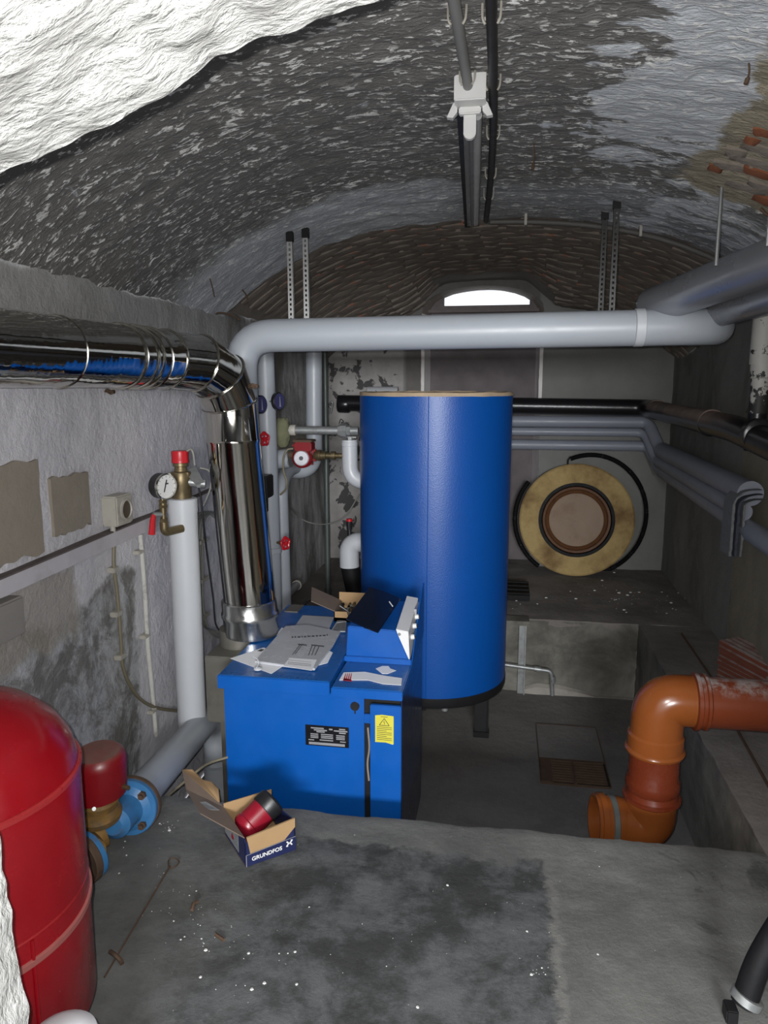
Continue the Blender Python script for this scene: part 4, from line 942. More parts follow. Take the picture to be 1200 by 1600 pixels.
# stacked clay tiles
for k in range(8):
    mb = MB(); W, D_, H = .34, .15, .018; n_ = 20
    def tf(u, v, top): return Vector((u*W, v*D_, .006*abs(math.sin(v*PI*4))+(H if top else 0)))
    nv = 16
    mt = Matrix.Translation((1.118+.004*(k % 3), 3.86+.008*(k % 2), .004+k*.0262)) @ Matrix.Rotation(math.radians(-58+random.uniform(-3, 3)), 4, 'Z') @ Matrix.Rotation(math.radians(2.5+k*.5), 4, 'Y')
    rings = []
    for j in range(nv+1):
        v = j/nv; rings.append([mt @ Vector((0, v*D_, tf(0, v, 0).z)), mt @ Vector((W, v*D_, tf(0, v, 0).z)), mt @ Vector((W, v*D_, tf(0, v, 1).z)), mt @ Vector((0, v*D_, tf(0, v, 1).z))])
    o = obj('clay_tile', mb.ring(rings), M['tile'], ang=25)
    tag(o, ['lowest clay tile of the stack, lying on the right ledge', 'second clay tile from the bottom of the stack at the right wall', 'third clay tile from the bottom of the stack at the right wall', 'fourth clay tile from the bottom of the stack at the right wall', 'fourth clay tile from the top of the stack at the right wall', 'third clay tile from the top of the stack at the right wall', 'clay tile just under the dusty topmost tile of the stack', 'topmost ribbed clay tile, dusty, on the stack at the right wall'][k], 'tile', 'clay tiles stacked on the right ledge')
wd = [at(1065, 990, z=.012), at(1110, 1055, z=.012), at(1155, 1145, z=.012), at(1205, 1235, z=.012)]
tag(obj('iron_rod', MB().tube([wd[0]]+[Vector((p.x, p.y, .010)) for p in wd[1:]], .006, 6), M['rust']), 'thin rusty rod lying along the right-hand ledge', 'rod')

# ------------------------------------------------------------ things on the left wall
tr = thing('cable_trunking', 'long pale cable trunking running along the left wall', 'trunking', (XL, 2.5, .94))
mb = MB(); ring = []
for (y_, z_) in ((1.55, .895), (2.9, .927), (4.35, .965)): ring.append([(XL-.01, y_, z_-.025), (XL+.034, y_, z_-.025), (XL+.034, y_, z_+.030), (XL-.01, y_, z_+.030)])
obj('trunking_body', mb.ring(ring), simple('dusty_trunking', (.52, .50, .53), .55, 0, .18, 9, 0, 0, .2, (.16, .14, .12)), tr, smooth=False)
mb = MB(); ring = []
for (y_, z_) in ((1.55, .895), (2.9, .927), (4.35, .965)): ring.append([(XL-.01, y_, z_+.0301), (XL+.037, y_, z_+.0301), (XL+.037, y_, z_+.036), (XL-.01, y_, z_+.036)])
obj('trunking_lid', mb.ring(ring), simple('dirt_on_lid', (.11, .09, .085), .9, 0, .4, 30), tr, smooth=False)
so = thing('wall_socket', 'square white wall socket with brown round centre above the trunking', 'socket', (XL, 2.6, 1.03))
sy0, sy1, sz0, sz1 = 2.50, 2.66, .975, 1.085
obj('box', MB().box(XL-.005, XL+.06, 2.545, 2.665, .972, 1.088), M['cream'], so, bevel=.006)
obj('face_ring', MB().lathe([(.043, 0), (.043, .006), (.036, .008), (.034, .002)], (XL+.060, 2.61, 1.03), (1, 0, 0), 28, False), M['cream'], so)
obj('brown_centre', MB().lathe([(.036, .001), (.030, .004), (.0, .002)], (XL+.060, 2.61, 1.03), (1, 0, 0), 28, False), simple('brown_bakelite', (.075, .055, .035), .4), so)
obj('cable_nipple', MB().cyl((XL+.03, 2.56, .975), (XL+.03, 2.56, .95), .010), M['cream'], so)
jb = thing('junction_box', 'grey square junction box under the trunking at the left edge', 'box', (XL, 1.93, .82))
obj('box', MB().box(XL-.01, XL+.05, 1.80, 1.985, .745, .865), simple('grey_box', (.24, .225, .21), .7, 0, .12, 10, .2, 50), jb, bevel=.006)
cb = thing('brown_wall_cable', 'brown clipped cable running down the left wall below the socket and curving right', 'cable', (XL, 2.58, .9))
cpx = [(178, 850), (178, 885), (183, 925), (186, 960), (189, 1000), (192, 1040), (203, 1070), (220, 1093), (245, 1106), (278, 1111)]
cpts = spline([at(a_, b_, x=XL+.022) for a_, b_ in cpx], 6)
obj('cable', MB().tube(cpts, .0075, 8), M['beige_cable'], cb)
for (a_, b_) in ((178, 889), (183, 958), (189, 1025)):
    p = at(a_, b_, x=XL+.02); obj('cable_clip', MB().box(XL, XL+.032, p.y-.022, p.y+.022, p.z-.012, p.z+.008), M['cream'], cb, bevel=.003)
wc = thing('white_wall_conduit', 'thin chipped white conduit clipped upright on the left wall', 'conduit', (XL, 2.8, .9))
obj('tube', MB().tube([at(219, 835, x=XL+.02), at(226, 920, x=XL+.018), at(231, 1010, x=XL+.02), at(238, 1080, x=XL+.018), at(244, 1150, x=XL+.02)], .0095, 10), simple('chipped_white', (.55, .54, .5), .6, 0, .1, 20, dirt=.6, dirtcol=(.12, .11, .1)), wc)
for (a_, b_) in ((219, 862), (229, 993), (240, 1110)):
    p = at(a_, b_, x=XL+.02); obj('conduit_clip', MB().box(XL, XL+.030, p.y-.028, p.y+.016, p.z-.008, p.z+.008), M['cream'], wc, bevel=.003)
cbu = thing('bundled_cables', 'bundle of grey cables hanging between riser and steel flue', 'cables', (XL, 3.3, .9))
for k, (o1, o2) in enumerate(((0, 0), (5, .012), (-4, .02))):
    obj('cable', MB().tube(spline([at(330+o1, 800, x=XL+.02), at(318+o1, 806, x=XL+.02), at(312+o1*.8, 830, x=XL+.02+o2), at(314+o1*.6, 880, x=XL+.02+o2), at(315+o1*.4, 940, x=XL+.02+o2), at(320+o1*.6, 975, x=XL+.02+o2), at(332, 988+o1*.7, x=XL+.03), at(352, 994+o1, x=XL+.05)]), .006, 8), M['grey_cable'], cbu)
for (a_, b_) in ((313, 845), (315, 905), (316, 962)):
    p = at(a_, b_, x=XL+.02); obj('cable_clip', MB().box(XL, XL+.045, p.y-.05, p.y+.05, p.z-.010, p.z+.008), M['cream'], cbu, bevel=.003)
obj('conduit_bow', MB().tube(spline([at(300, 815, x=XL+.02), at(312, 803, x=XL+.03), at(328, 802, x=XL+.03), at(340, 812, x=XL+.03)]), .008, 8), M['grey_cable'], cbu)
# stub pipe at wall foot behind boiler
sp = thing('wall_stub_pipe', 'short dirty white pipe leaving the left wall foot behind the boiler', 'pipe', (-1.45, 4.9, .06))
a_, b_ = at(465, 913, x=-1.44), at(447, 930, y=4.55)
obj('tube', MB().cyl(a_, b_, .028, 16), M['pipe_white'], sp)
obj('end_collar', MB().cyl(a_, a_+(b_-a_).normalized()*.04, .036, 16), M['cream'], sp)
for (lst, lab, r_) in (([(318, 428), (326, 432), (331, 445), (335, 464)], 'thin wire hook hanging from the vault at left', .003), ([(378, 452), (384, 460), (388, 472)], 'short wire stub at the left foot of the brick vault', .004), ([(330, 492), (345, 489), (362, 492), (375, 500)], 'curved wire sticking out above the header pipe elbow', .005)):
    tag(obj('wire_hook', MB().tube(spline([at(px, py, y=3.35 if px < 340 and py < 480 else 3.75) for px, py in lst]), r_, 6), M['rust']), lab, 'wire')
for (px, py, n2, lab) in ((833, 222, 40, 'thin wire hanging from the vault right of the lamp'), (1168, 92, 25, 'thin wire hanging from the vault at upper right')):
    p = on_ceiling(px, py); q = p-Vector((0, 0, n2*.0022)); tag(obj('ceiling_wire', MB().tube(spline([p+Vector((0, 0, .01)), p.lerp(q, .5)+Vector((.006, 0, 0)), q]), lambda u: .0022+.003*(u > .7), 6), M['rust']), lab, 'wire')
for (a_, b_, y_, lab) in (((1128, 290), (1128, 415), 2.95, 'thin hanger rod in front of the jacketed duct'), ((1203, 335), (1188, 385), 2.7, 'thin hanger rod at the right edge above the jacketed duct')):
    p = at(*a_, y=y_); q = at(*b_, y=y_)
    hr = thing('hanger_rod', lab, 'rod', p)
    obj('rod', MB().tube([(p.x, y_, zc(min(p.x, XR), y_)+.02), (p.x, y_, q.z)], .007, 8), M['galv'], hr)
    obj('hook', MB().tube(spline([(p.x-.03, y_, p.z+.02), (p.x-.01, y_, p.z+.0), (p.x+.012, y_, p.z-.004), (p.x+.03, y_, p.z+.012)]), .005, 6), M['rust'], hr)

# ------------------------------------------------------------ slotted hanger rails
for (px, py, b_, y_, lab) in ((452, 362, 500, 3.40, 'slotted metal hanger strip at left, taller of the left pair'), (477, 382, 500, 3.44, 'slotted metal hanger strip at left, shorter of the left pair'),
                            (945, 350, 492, 3.62, 'dark slotted hanger strip at right, left one of the right pair'), (964, 325, 492, 3.40, 'dark slotted hanger strip at right, right one of the right pair')):
    p = at(px, py, y=y_); q = at(px, b_, y=y_); top = zc(p.x, y_)+.01
    hr = thing('slotted_hanger', lab, 'hanger', (p.x, y_, top), 'slotted hanger strips')
    ml = M['rail'] if px < 900 else M['dark_rail']
    w = .012
    mb = MB().box(p.x-w, p.x-.0045, y_-.0015, y_+.0015, 1.78, top).box(p.x+.0045, p.x+w, y_-.0015, y_+.0015, 1.78, top).box(p.x+w-.002, p.x+w, y_, y_+.018, 1.78, top).box(p.x-w, p.x-w+.002, y_, y_+.018, 1.78, top)
    z_ = 1.79
    while z_ < top-.01: mb.box(p.x-.005, p.x+.005, y_-.0015, y_+.0015, z_, z_+.011); z_ += .022
    obj('strip', mb, ml, hr, smooth=False)
    obj('ceiling_bracket', MB().box(p.x-.016, p.x+.016, y_-.006, y_+.02, top-.045, top), M['black_metal'], hr, bevel=.002)

# ------------------------------------------------------------ ceiling lamp and conduits
lt = thing('ceiling_lamp', 'long grey fluorescent lamp fitting under the crown of the vault', 'lamp', (-.12, 2.2, 2.28))
la = Vector((-.118, 2.17, 2.235)); lb = Vector((-.180, 3.70, 2.245)); ld = (lb-la).normalized()
mb = MB()
sx_ = Vector((1, 0, 0))
def lbar(x0, x1, z0, z1, a=la, b=lb): 
    mb.ring([[Vector((p.x+x0, p.y, p.z+z0)), Vector((p.x+x1, p.y, p.z+z0)), Vector((p.x+x1, p.y, p.z+z1)), Vector((p.x+x0, p.y, p.z+z1))] for p in (a, b)])
lbar(-.034, .034, .030, .075); lbar(-.020, .020, .012, .03)
obj('fitting_body', mb, simple('lamp_grey', (.20, .20, .205), .35, .1, .1, 12), lt, smooth=False)
mb = MB(); lbar(-.036, -.0345, .0, .075); lbar(-.0345, -.012, .0, .003); obj('reflector_edge', mb, M['black_metal'], lt, smooth=False)
obj('lamp_tube', MB().cyl(la+Vector((.018, .06, .012)), lb+Vector((.018, -.03, .012)), .013, 16), simple('unlit_tube', (.42, .42, .42), .15), lt)
obj('lamp_tube', MB().cyl(la+Vector((-.017, .06, .012)), lb+Vector((-.017, -.03, .012)), .013, 16), simple('unlit_tube_grey', (.17, .17, .175), .2), lt)
obj('end_cap', MB().box(la.x-.040, la.x+.044, la.y-.06, la.y+.01, la.z+.012, la.z+.080).box(la.x-.030, la.x+.030, la.y-.012, la.y+.012, la.z-.006, la.z+.012), M['white'], lt, bevel=.003)
obj('lampholder', MB().box(la.x-.017, la.x+.017, la.y+.0, la.y+.016, la.z-.050, la.z+.005).cyl((la.x, la.y-.0015, la.z-.050), (la.x, la.y+.0175, la.z-.050), .0172, 20), M['white'], lt, bevel=.002)
for s_ in (-1, 1): obj('spring_clip', MB().prism([(la.x+s_*.034, la.y-.01, la.z+.035), (la.x+s_*.047, la.y-.01, la.z+.02), (la.x+s_*.062, la.y-.01, la.z-.012), (la.x+s_*.046, la.y-.01, la.z-.014), (la.x+s_*.034, la.y-.01, la.z+.0)], (0, .02, 0)), M['white'], lt, smooth=False)
lc_ = thing('lamp_conduit', 'grey ceiling conduit leading to the near end of the lamp', 'conduit', (-.12, 1.6, 2.28))
A1 = [(-.135, 1.0, 2.285), (-.128, 1.64, 2.280), (-.121, 2.15, 2.282)]
obj('tube', MB().tube(A1, .0135, 14), simple('conduit_grey', (.22, .22, .215), .45, 0, .15), lc_)
bc = thing('ceiling_conduit', 'dark conduit clipped along the crown and turning right along the brick arch', 'conduit', (-.06, 1.6, 2.28))
arc = [(-.100+.0+(u)*1.12, 3.80, 0) for u in [i/10 for i in range(11)]]
B1 = [(-.050, .98, 2.278), (-.052, 1.66, 2.276), (-.060, 2.4, 2.280), (-.085, 3.1, 2.282), (-.118, 3.74, 2.282)]
obj('tube', MB().tube(spline(B1, 8), .0125, 12), simple('dark_conduit', (.022, .021, .02), .5), bc)
obj('arch_tube', MB().tube([(-.118, 3.74, 2.282)]+[(x_, 3.77, zc(x_, 3.77)-.034-.006*i/10) for i, (x_, _, _) in enumerate(arc)], .0125, 12), simple('dim_conduit', (.10, .095, .085), .6), bc)
for cond, xs in ((lc_, [(1.75, -.127, 2.281), (2.08, -.122, 2.282)]), (bc, [(1.75, -.053, 2.277), (2.12, -.057, 2.279), (2.52, -.063, 2.280), (2.98, -.08, 2.282), (3.3, -.095, 2.282)])):
    for (y_, x_, z_) in xs:
        mb = MB()
        for s_ in (-1, 1): mb.tube(spline([(x_+s_*.013, y_, z_-.010), (x_+s_*.019, y_, z_+.004), (x_+s_*.020, y_+.01, z_+.040)], 5), .0028, 6)
        obj('conduit_clip', mb, M['cream'], cond)
for x_ in (.07, .60): obj('conduit_clip', MB().box(x_-.006, x_+.006, 3.752, 3.79, zc(x_, 3.77)-.052, zc(x_, 3.77)+.005), M['cream'], bc)

# ------------------------------------------------------------ red expansion vessel
VX, VY, VR = -1.13, 1.25, .26
ev = thing('expansion_vessel', 'big glossy red expansion vessel at the left edge', 'vessel', (VX, VY, 0))
obj('lower_shell', MB().lathe([(.10, .02), (.17, .04), (VR-.03, .08), (VR, .14), (VR, .372), (VR+.004, .376)], (VX, VY, 0), seg=96), M['red_tank'], ev)
obj('upper_shell', MB().lathe([(VR+.003, .386), (VR, .39), (VR, .675), (VR-.003, .70), (VR-.014, .745), (VR-.042, .79), (VR-.085, .828), (VR-.14, .856), (.07, .872), (0, .876)], (VX, VY, 0), seg=96, caps=False), M['red_tank'], ev)
pinkred = simple('scuffed_red_edge', (.27, .085, .075), .4, 0, .2, 20)
obj('seam_ring', MB().lathe([(VR+.001, .372), (VR+.006, .375), (VR+.006, .386), (VR+.001, .389)], (VX, VY, 0), seg=96), pinkred, ev)
obj('upper_rib', MB().lathe([(VR, .684), (VR+.004, .687), (VR+.004, .697), (VR, .700)], (VX, VY, 0), seg=96), simple('red_rib', (.28, .02, .022), .3), ev)
obj('middle_rib', MB().lathe([(VR, .43), (VR+.0015, .432), (VR, .436)], (VX, VY, 0), seg=96), simple('red_rib_dim', (.25, .014, .016), .3), ev)
r_ = math.radians(-22); obj('side_rib', MB().tube([(VX+(VR+.001)*math.cos(r_), VY+(VR+.001)*math.sin(r_), .10), (VX+(VR+.001)*math.cos(r_), VY+(VR+.001)*math.sin(r_), .43)], .004, 8), M['red_tank'], ev)
obj('top_label', MB().lathe([(.115, .868), (.11, .876), (.0, .881)], (VX, VY, 0), seg=32, caps=False), M['black'], ev)
for k in range(3):
    a_ = 2*PI*k/3+.5; obj('leg', MB().cyl((VX+.16*math.cos(a_), VY+.16*math.sin(a_), 0), (VX+.16*math.cos(a_), VY+.16*math.sin(a_), .08), .018), M['red_tank'], ev)
p = at(104, 1606, y=1.06)
bg_ = MB().grid(lambda u, v: p+Vector(((u-.5)*.17+.0, (v-.5)*.12, .035*math.sin(PI*u)**.7*math.sin(PI*v)**.7+.006*nz(u, v, 0, 5)-.03)), 16, 12)
wrp = thing('plastic_canister', 'top of a whitish plastic canister at the bottom left edge', 'canister', (p.x, p.y, 0))
obj('canister_body', MB().lathe([(.068, 0), (.072, .02), (.072, p.z-.06), (.06, p.z-.02), (.03, p.z+.0), (0, p.z+.002)], (p.x-.01, p.y+.0, 0), seg=32), simple('milky_plastic', (.5, .5, .52), .35, 0, .08), wrp)

# circulator under the red cover
cc = Vector((vx-.055, 1.99, 0))
ci = thing('flanged_circulator', 'old blue flanged circulator with dusty red motor cover beside the red vessel', 'pump', (vx, 2.0, 0))
zc0 = at(160, 1262, y=1.98).z
mcx = at(158, 1210, y=1.99)
tl = Vector((.10, -.10, 1)).normalized()
obj('motor_cover', MB().lathe([(.070, 0), (.086, .012), (.086, .125), (.080, .145), (.066, .158), (.0, .163)], Vector((mcx.x-.012, 1.99, .215)), tl, 48), M['red_dusty'], ci)
obj('cover_screw', MB().cyl(at(147, 1264, y=1.90), at(147, 1264, y=1.89), .006, 12), M['galv'], ci)
obj('cable_gland', MB().cyl((mcx.x+.065, 1.985, .255), (mcx.x+.10, 1.975, .256), .007, 10).cyl((mcx.x+.065, 1.985, .255), (mcx.x+.078, 1.98, .2555), .011, 6), M['brass'], ci)
fa = (Vector((-1.335, 3.02, -.03))-Vector((vx, vy, vz))).normalized()
fx = obj('blue_flange', MB().lathe([(.092, -.022), (.095, -.018), (.095, 0)], (vx, vy+.03, vz), fa, 40), M['valve_blue'], ci)
obj('rear_flange', MB().lathe([(.097, 0), (.099, .004), (.099, .018), (.095, .022)], (vx, vy+.031, vz), fa, 40), M['rust'], ci)
sdv = fa.cross(Vector((0, 0, 1))).normalized(); upf = sdv.cross(fa)
for k in range(4):
    a_ = PI/4+k*PI/2; q = Vector((vx, vy+.03, vz))+(sdv*math.cos(a_)+upf*math.sin(a_))*.072
    obj('flange_bolt', MB().cyl(q-fa*.025, q-fa*.038, .014, 6).cyl(q-fa*.038, q-fa*.05, .008, 10), M['rust'], fx)
obj('pump_body', MB().lathe([(.08, -.02), (.055, -.035), (.048, -.06), (.052, -.09), (.05, -.13), (.03, -.15)], (vx, vy+.03, vz), fa, 28), M['valve_blue'], ci)
obj('corroded_neck', MB().lathe([(.066, 0), (.07, .02), (.058, .045), (.062, .07), (.05, .085)], (mcx.x-.012, 1.985, .135), tl, 24), M['rustgold'], ci)
p2 = at(136, 1338, y=1.86); fb_ = Vector((.35, 1, .05)).normalized()
obj('neck', MB().tube(spline([Vector((vx-.02, 1.98, vz)), Vector((vx-.05, 1.93, vz-.01)), p2+fb_*.01]), .05, 20), M['rustgold'], ci)
obj('front_flange', MB().lathe([(.070, 0), (.074, .003), (.074, .016), (.070, .018)], p2, fb_, 40), M['valve_blue'], ci)
obj('front_flange_disc', MB().lathe([(.074, -.026), (.077, -.022), (.077, -.004), (.074, -.001)], p2, fb_, 40), M['rust'], ci)
obj('inlet_pipe', MB().cyl(p2-fb_*.02, p2-fb_*.30, .046, 24), M['rust'], ci)

# ------------------------------------------------------------ lower right black pipe
bp = thing('black_hose_pipe', 'black pipe with a clamped end lying at the lower right corner', 'pipe', (.6, 1.66, .03))
q0 = at(1160, 1575, y=1.66); q1 = Vector((.75, 1.72, .36))
q0 = Vector((.60, 1.655, .045))
obj('pipe_body', MB().tube(spline([q0, q0.lerp(q1, .35)+Vector((-.012, 0, .01)), q1]), .029, 20), M['rubber'], bp)
dd_ = (q1-q0).normalized()
obj('end_clamp', MB().lathe([(.031, 0), (.036, .002), (.036, .02), (.031, .022)], q0+dd_*.004, dd_, 24), M['galv'], bp)
obj('clamp_screw', MB().box(q0.x-.045, q0.x-.018, q0.y-.03, q0.y+.01, .008, .045), M['black_metal'], bp, bevel=.003)

# ------------------------------------------------------------ pump carton with spare pump
bx = thing('pump_carton', 'open dark blue cardboard pump carton standing at the pit edge', 'box', (-.78, 2.14, 0))
c0 = Vector((-.772, 2.006, .002)); c1 = Vector((-.640, 2.118, .002)); ux = (c1-c0).normalized(); uy = Vector((-ux.y, ux.x, 0)); Wb, Db, Hb = .172, .20, .10
def B(u, v, w): return c0+ux*(u*Wb)+uy*(v*Db)+Vector((0, 0, w*Hb))
th = .004
def wall(a, b, hts, mat, nm, off):
    n_ = len(hts)-1; lo_ = [a.lerp(b, i/n_) for i in range(n_+1)]; poly = [lo_[0], lo_[-1]]+[lo_[i]+Vector((0, 0, hts[i]*Hb)) for i in range(n_, -1, -1)]
    return obj(nm, MB().prism(poly, off), mat, bx, smooth=False)
zf = .002
fw_ = wall(B(0, 0, 0), B(1, 0, 0), [.82, .82], M['navy'], 'front_face', uy*th)
# front top: exposed kraft flap with navy corners
obj('front_kraft', MB().prism([B(.10, -.004, .40), B(.78, -.004, .48), B(1.0, -.004, .82), B(1.0, -.004, 1.12), B(.04, -.004, .98)], uy*.006), M['card'], bx, smooth=False)
obj('front_navy_strip', MB().prism([B(.0, -.01, .0), B(1.0, -.01, 0.0), B(1.0, -.01, .50), B(.0, -.01, .40)], uy*.004), M['navy'], fw_, smooth=False)
obj('white_border', MB().prism([B(.01, -.014, .385), B(1.0, -.014, .485), B(1.0, -.014, .50), B(.01, -.014, .40)], uy*.002).prism([B(.01, -.014, .0), B(.022, -.014, .0), B(.022, -.014, .4), B(.01, -.014, .4)], uy*.002), M['label_silver'], fw_, smooth=False)
wall(B(0, 1, 0), B(1, 1, 0), [1.15, 1.15], M['card'], 'back_face', -uy*th)
lf_ = wall(B(0, 0, 0), B(0, 1, 0), [.95, .95], M['navy'], 'left_face', ux*th)
obj('side_label', MB().prism([B(-.004, .30, .15), B(-.004, .95, .15), B(-.004, .95, .9), B(-.004, .30, .9)], ux*.002), M['insul_grey'], lf_, smooth=False)
wall(B(1, 0, 0), B(1, 1, 0), [1.05, .7], M['navy'], 'right_face', -ux*th)
obj('base', MB().prism([B(0, 0, 0), B(1, 0, 0), B(1, 1, 0), B(0, 1, 0)], (0, 0, .004)), M['card'], bx, smooth=False)
f0, f1 = B(0, 0, .98), B(0, 1, .98)
o1_, o2_ = at(284, 1203, y=2.20), at(308, 1270, y=2.05)
L1 = at(313, 1272, y=2.06); L0 = at(284, 1203, y=2.27)
obj('lid_flap', MB().prism([f0, f1, L0, at(291, 1235, y=2.18), L1], (.0, .0, .004)), M['card_dark'], bx, smooth=False)
obj('lid_tuck_flap', MB().prism([at(286, 1203, y=2.28), at(300, 1203, y=2.31), at(316, 1219, y=2.33), at(330, 1222, y=2.35), at(341, 1234, y=2.36), at(343, 1254, y=2.34), at(290, 1228, y=2.27)], (.0, .004, .0)), M['card'], bx, smooth=False)
obj('flap_window', MB().prism([at(312, 1257, y=2.13)+Vector((0, -.002, .008)), at(322, 1256, y=2.14)+Vector((0, -.002, .008)), at(343, 1269, y=2.12)+Vector((0, -.002, .008)), at(320, 1268, y=2.10)+Vector((0, -.002, .008))], (0, 0, .002)), M['insul_grey'], bx, smooth=False)
tx_o = B(.40, -.02, .20)
text('brand_lettering', 'GRUNDFOS', .0185, B(.42, -.016, .225), ux+Vector((0, 0, .035)), (0, 0, 1), M['white'], fw_, sx=1.05, off=.0004)
lgm = MB(); lcx = B(.87, -.016, .33); X_ = ux; Z_ = Vector((0, 0, 1))
def lstroke(u0, v0, u1, v1, w):
    a = lcx+X_*u0*.8+Z_*v0*.8; b = lcx+X_*u1*.8+Z_*v1*.8; d = (b-a).normalized(); n = uy.cross(d)*w/2; lgm.prism([a-n, b-n, b+n, a+n], uy*-.0006)
for s_ in (-1, 1):
    lstroke(-.003, 0, s_*0-.012, s_*.010, .0045); lstroke(.003, 0, .012, s_*.010, .0045)
lstroke(-.004, 0, .004, 0, .005); lstroke(.006, .012, .0145, .010, .003); lstroke(-.006, -.012, -.0145, -.010, .003)
obj('emblem', lgm, M['white'], fw_, smooth=False)
# spare pump
pm = thing('spare_pump', 'new dark red pump with black end cap lying in the blue carton', 'pump', B(.5, .5, .3))
pa, pb = B(.16, .55, .50), B(.80, .62, 1.12)
pd = (pb-pa).normalized()
obj('motor_body', MB().lathe([(.020, -.025), (.044, -.01), (.050, .0), (.050, .012), (.047, .016), (.047, .078)], pa+pd*.02, pd, 32), simple('dark_red_enamel', (.23, .008, .02), .3, 0, .1), pm)
obj('black_cap', MB().lathe([(.048, .075), (.050, .078), (.050, .115), (.045, .122), (.0, .124)], pa+pd*.02, pd, 32), M['black'], pm)
obj('label_plate', MB().lathe([(.030, .1245), (.0, .1250)], pa+pd*.02, pd, 24, False), M['rubber'], pm)
obj('volute', MB().lathe([(.022, -.015), (.026, -.01), (.026, .015), (.022, .02)], pa+pd*.0+Vector((-.005, .0, -.01)), pd.cross(Vector((0, 0, 1))), 20), simple('dark_red_enamel_volute', (.20, .006, .018), .3, 0, .1), pm)

# ------------------------------------------------------------ papers and small things on the boiler
LZ = .3935
def sheet(pix, z, th_=.0012): return MB().prism([at(px, py, z=z) for px, py in pix], (0, 0, th_))
ps = thing('loose_sheet', 'loose white printed sheet fanned out under the manual', 'paper', at(400, 1035, z=LZ))
obj('sheet', sheet([(360, 1029), (412, 1012), (470, 1035), (447, 1038), (424, 1053)], LZ), M['paper'], ps, smooth=False)
obj('printed_block', sheet([(402, 1017), (408, 1014), (413, 1015), (408, 1018)], LZ+.0013, .0004), M['ink'], ps, smooth=False)
ps2 = thing('loose_sheet', 'white sheet sticking out at the back of the manual', 'paper', at(450, 990, z=LZ))
obj('sheet', sheet([(432, 992), (440, 981), (455, 984), (520, 1020), (512, 1036), (490, 1042)], LZ+.0014), M['paper'], ps2, smooth=False)
mn = thing('boiler_manual', 'grey manual in a clear plastic sleeve lying on the boiler lid', 'manual', at(465, 1020, z=LZ))
mz = LZ+.003
obj('booklet', MB().prism([at(px, py, z=mz) for px, py in ((398, 1036), (446, 981), (480, 979), (532, 990), (520, 1012), (492, 1048), (440, 1042))], (0, 0, .010)), M['plastic_sleeve'], mn, bevel=.002)
mt_ = mz+.0103
ptx = [at(px, py, z=mt_) for px, py in ((460, 993), (508, 990))]
xd = (ptx[1]-ptx[0]).normalized(); yd = Vector((-xd.y, xd.x, 0))
text('cover_title', 'Heizkessel', .030, tuple(at(484, 994, z=mt_)), xd, yd, M['ink'], mn, off=.0006, sp=1.25)
mb = MB()
for (a_, b_) in (((469, 1007), (457, 1023)), ((473, 1006), (461, 1022)), ((488, 1008), (482, 1024)), ((493, 1008), (487, 1024)), ((499, 1009), (492, 1024))):
    a = at(*a_, z=mt_); b = at(*b_, z=mt_); n_ = (b-a).normalized().cross(Vector((0, 0, 1)))*.002
    mb.prism([a-n_, b-n_, b+n_, a+n_], (0, 0, .0004))
mb.prism([at(px, py, z=mt_) for px, py in ((465, 1006), (479, 1007), (480, 1009), (466, 1008))], (0, 0, .0004)).prism([at(px, py, z=mt_) for px, py in ((486, 1007), (507, 1009), (506, 1011), (487, 1009))], (0, 0, .0004))
obj('cover_print', mb, M['ink_grey'], mn, smooth=False)
lb_ = obj('address_label', MB().prism([at(px, py, z=mt_) for px, py in ((452, 1028), (495, 1031), (487, 1048), (443, 1041))], (0, 0, .0008)), M['paper'], mn, smooth=False)
mb = MB()
for r0, r1, w in ((1034, 1037, .0012), (1036.5, 1039.5, .0012), (1030.5, 1032.5, .0007)):
    for k in range(17):
        px = 450+k*2.15; a = at(px, r0+k*.22+.6, z=mt_+.0009); b = at(px+1.4, r0+k*.22+.8, z=mt_+.0009)
        mb.box(min(a.x, b.x), max(a.x, b.x), a.y-w*2, a.y+w*2, mt_+.0009, mt_+.0012)
obj('label_print', mb, M['ink'], lb_, smooth=False)
p3 = thing('folded_sheet', 'light grey folded leaflet behind the manual', 'paper', at(495, 975, z=LZ))
obj('sheet', sheet([(460, 980), (473, 962), (522, 965), (513, 987)], LZ, .003), simple('grey_leaflet', (.42, .43, .47), .5), p3, smooth=False)
obj('white_edge', sheet([(476, 982), (516, 983), (512, 988), (486, 986)], LZ+.0032, .001), M['paper'], p3, smooth=False)
sq = thing('plastic_tray', 'small grey plastic tray beside the screw box', 'tray', at(530, 983, z=LZ))
obj('tray', sheet([(516, 988), (526, 972), (540, 970), (540, 988)], LZ, .008), M['insul_grey'], sq, bevel=.003)
obj('tray_rim', MB().tube([at(px, py, z=LZ+.009) for px, py in ((517, 987), (526, 973), (541, 971), (539, 987), (517, 987))], .0025, 6), M['pipe'], sq)
sc = thing('screw_box', 'small open cardboard box full of screws and fittings on the boiler', 'box', at(540, 960, z=LZ))
s0, s1 = at(522, 971, z=LZ), at(560, 972, z=LZ); sxv = Vector((1, 0, 0)); sw = .17; sd_ = .16; shh = .075
x0_, y0_ = s0.x, s0.y
obj('front', MB().box(x0_, x0_+sw, y0_, y0_+.004, LZ, LZ+.05), M['card'], sc, smooth=False)
obj('back', MB().box(x0_-.01, x0_+sw+.005, y0_+sd_, y0_+sd_+.004, LZ, LZ+.10), M['card'], sc, smooth=False)
obj('side', MB().box(x0_, x0_+.004, y0_, y0_+sd_, LZ, LZ+.055), M['card_dark'], sc, smooth=False)
obj('side', MB().box(x0_+sw-.004, x0_+sw, y0_, y0_+sd_, LZ, LZ+.055), M['card'], sc, smooth=False)
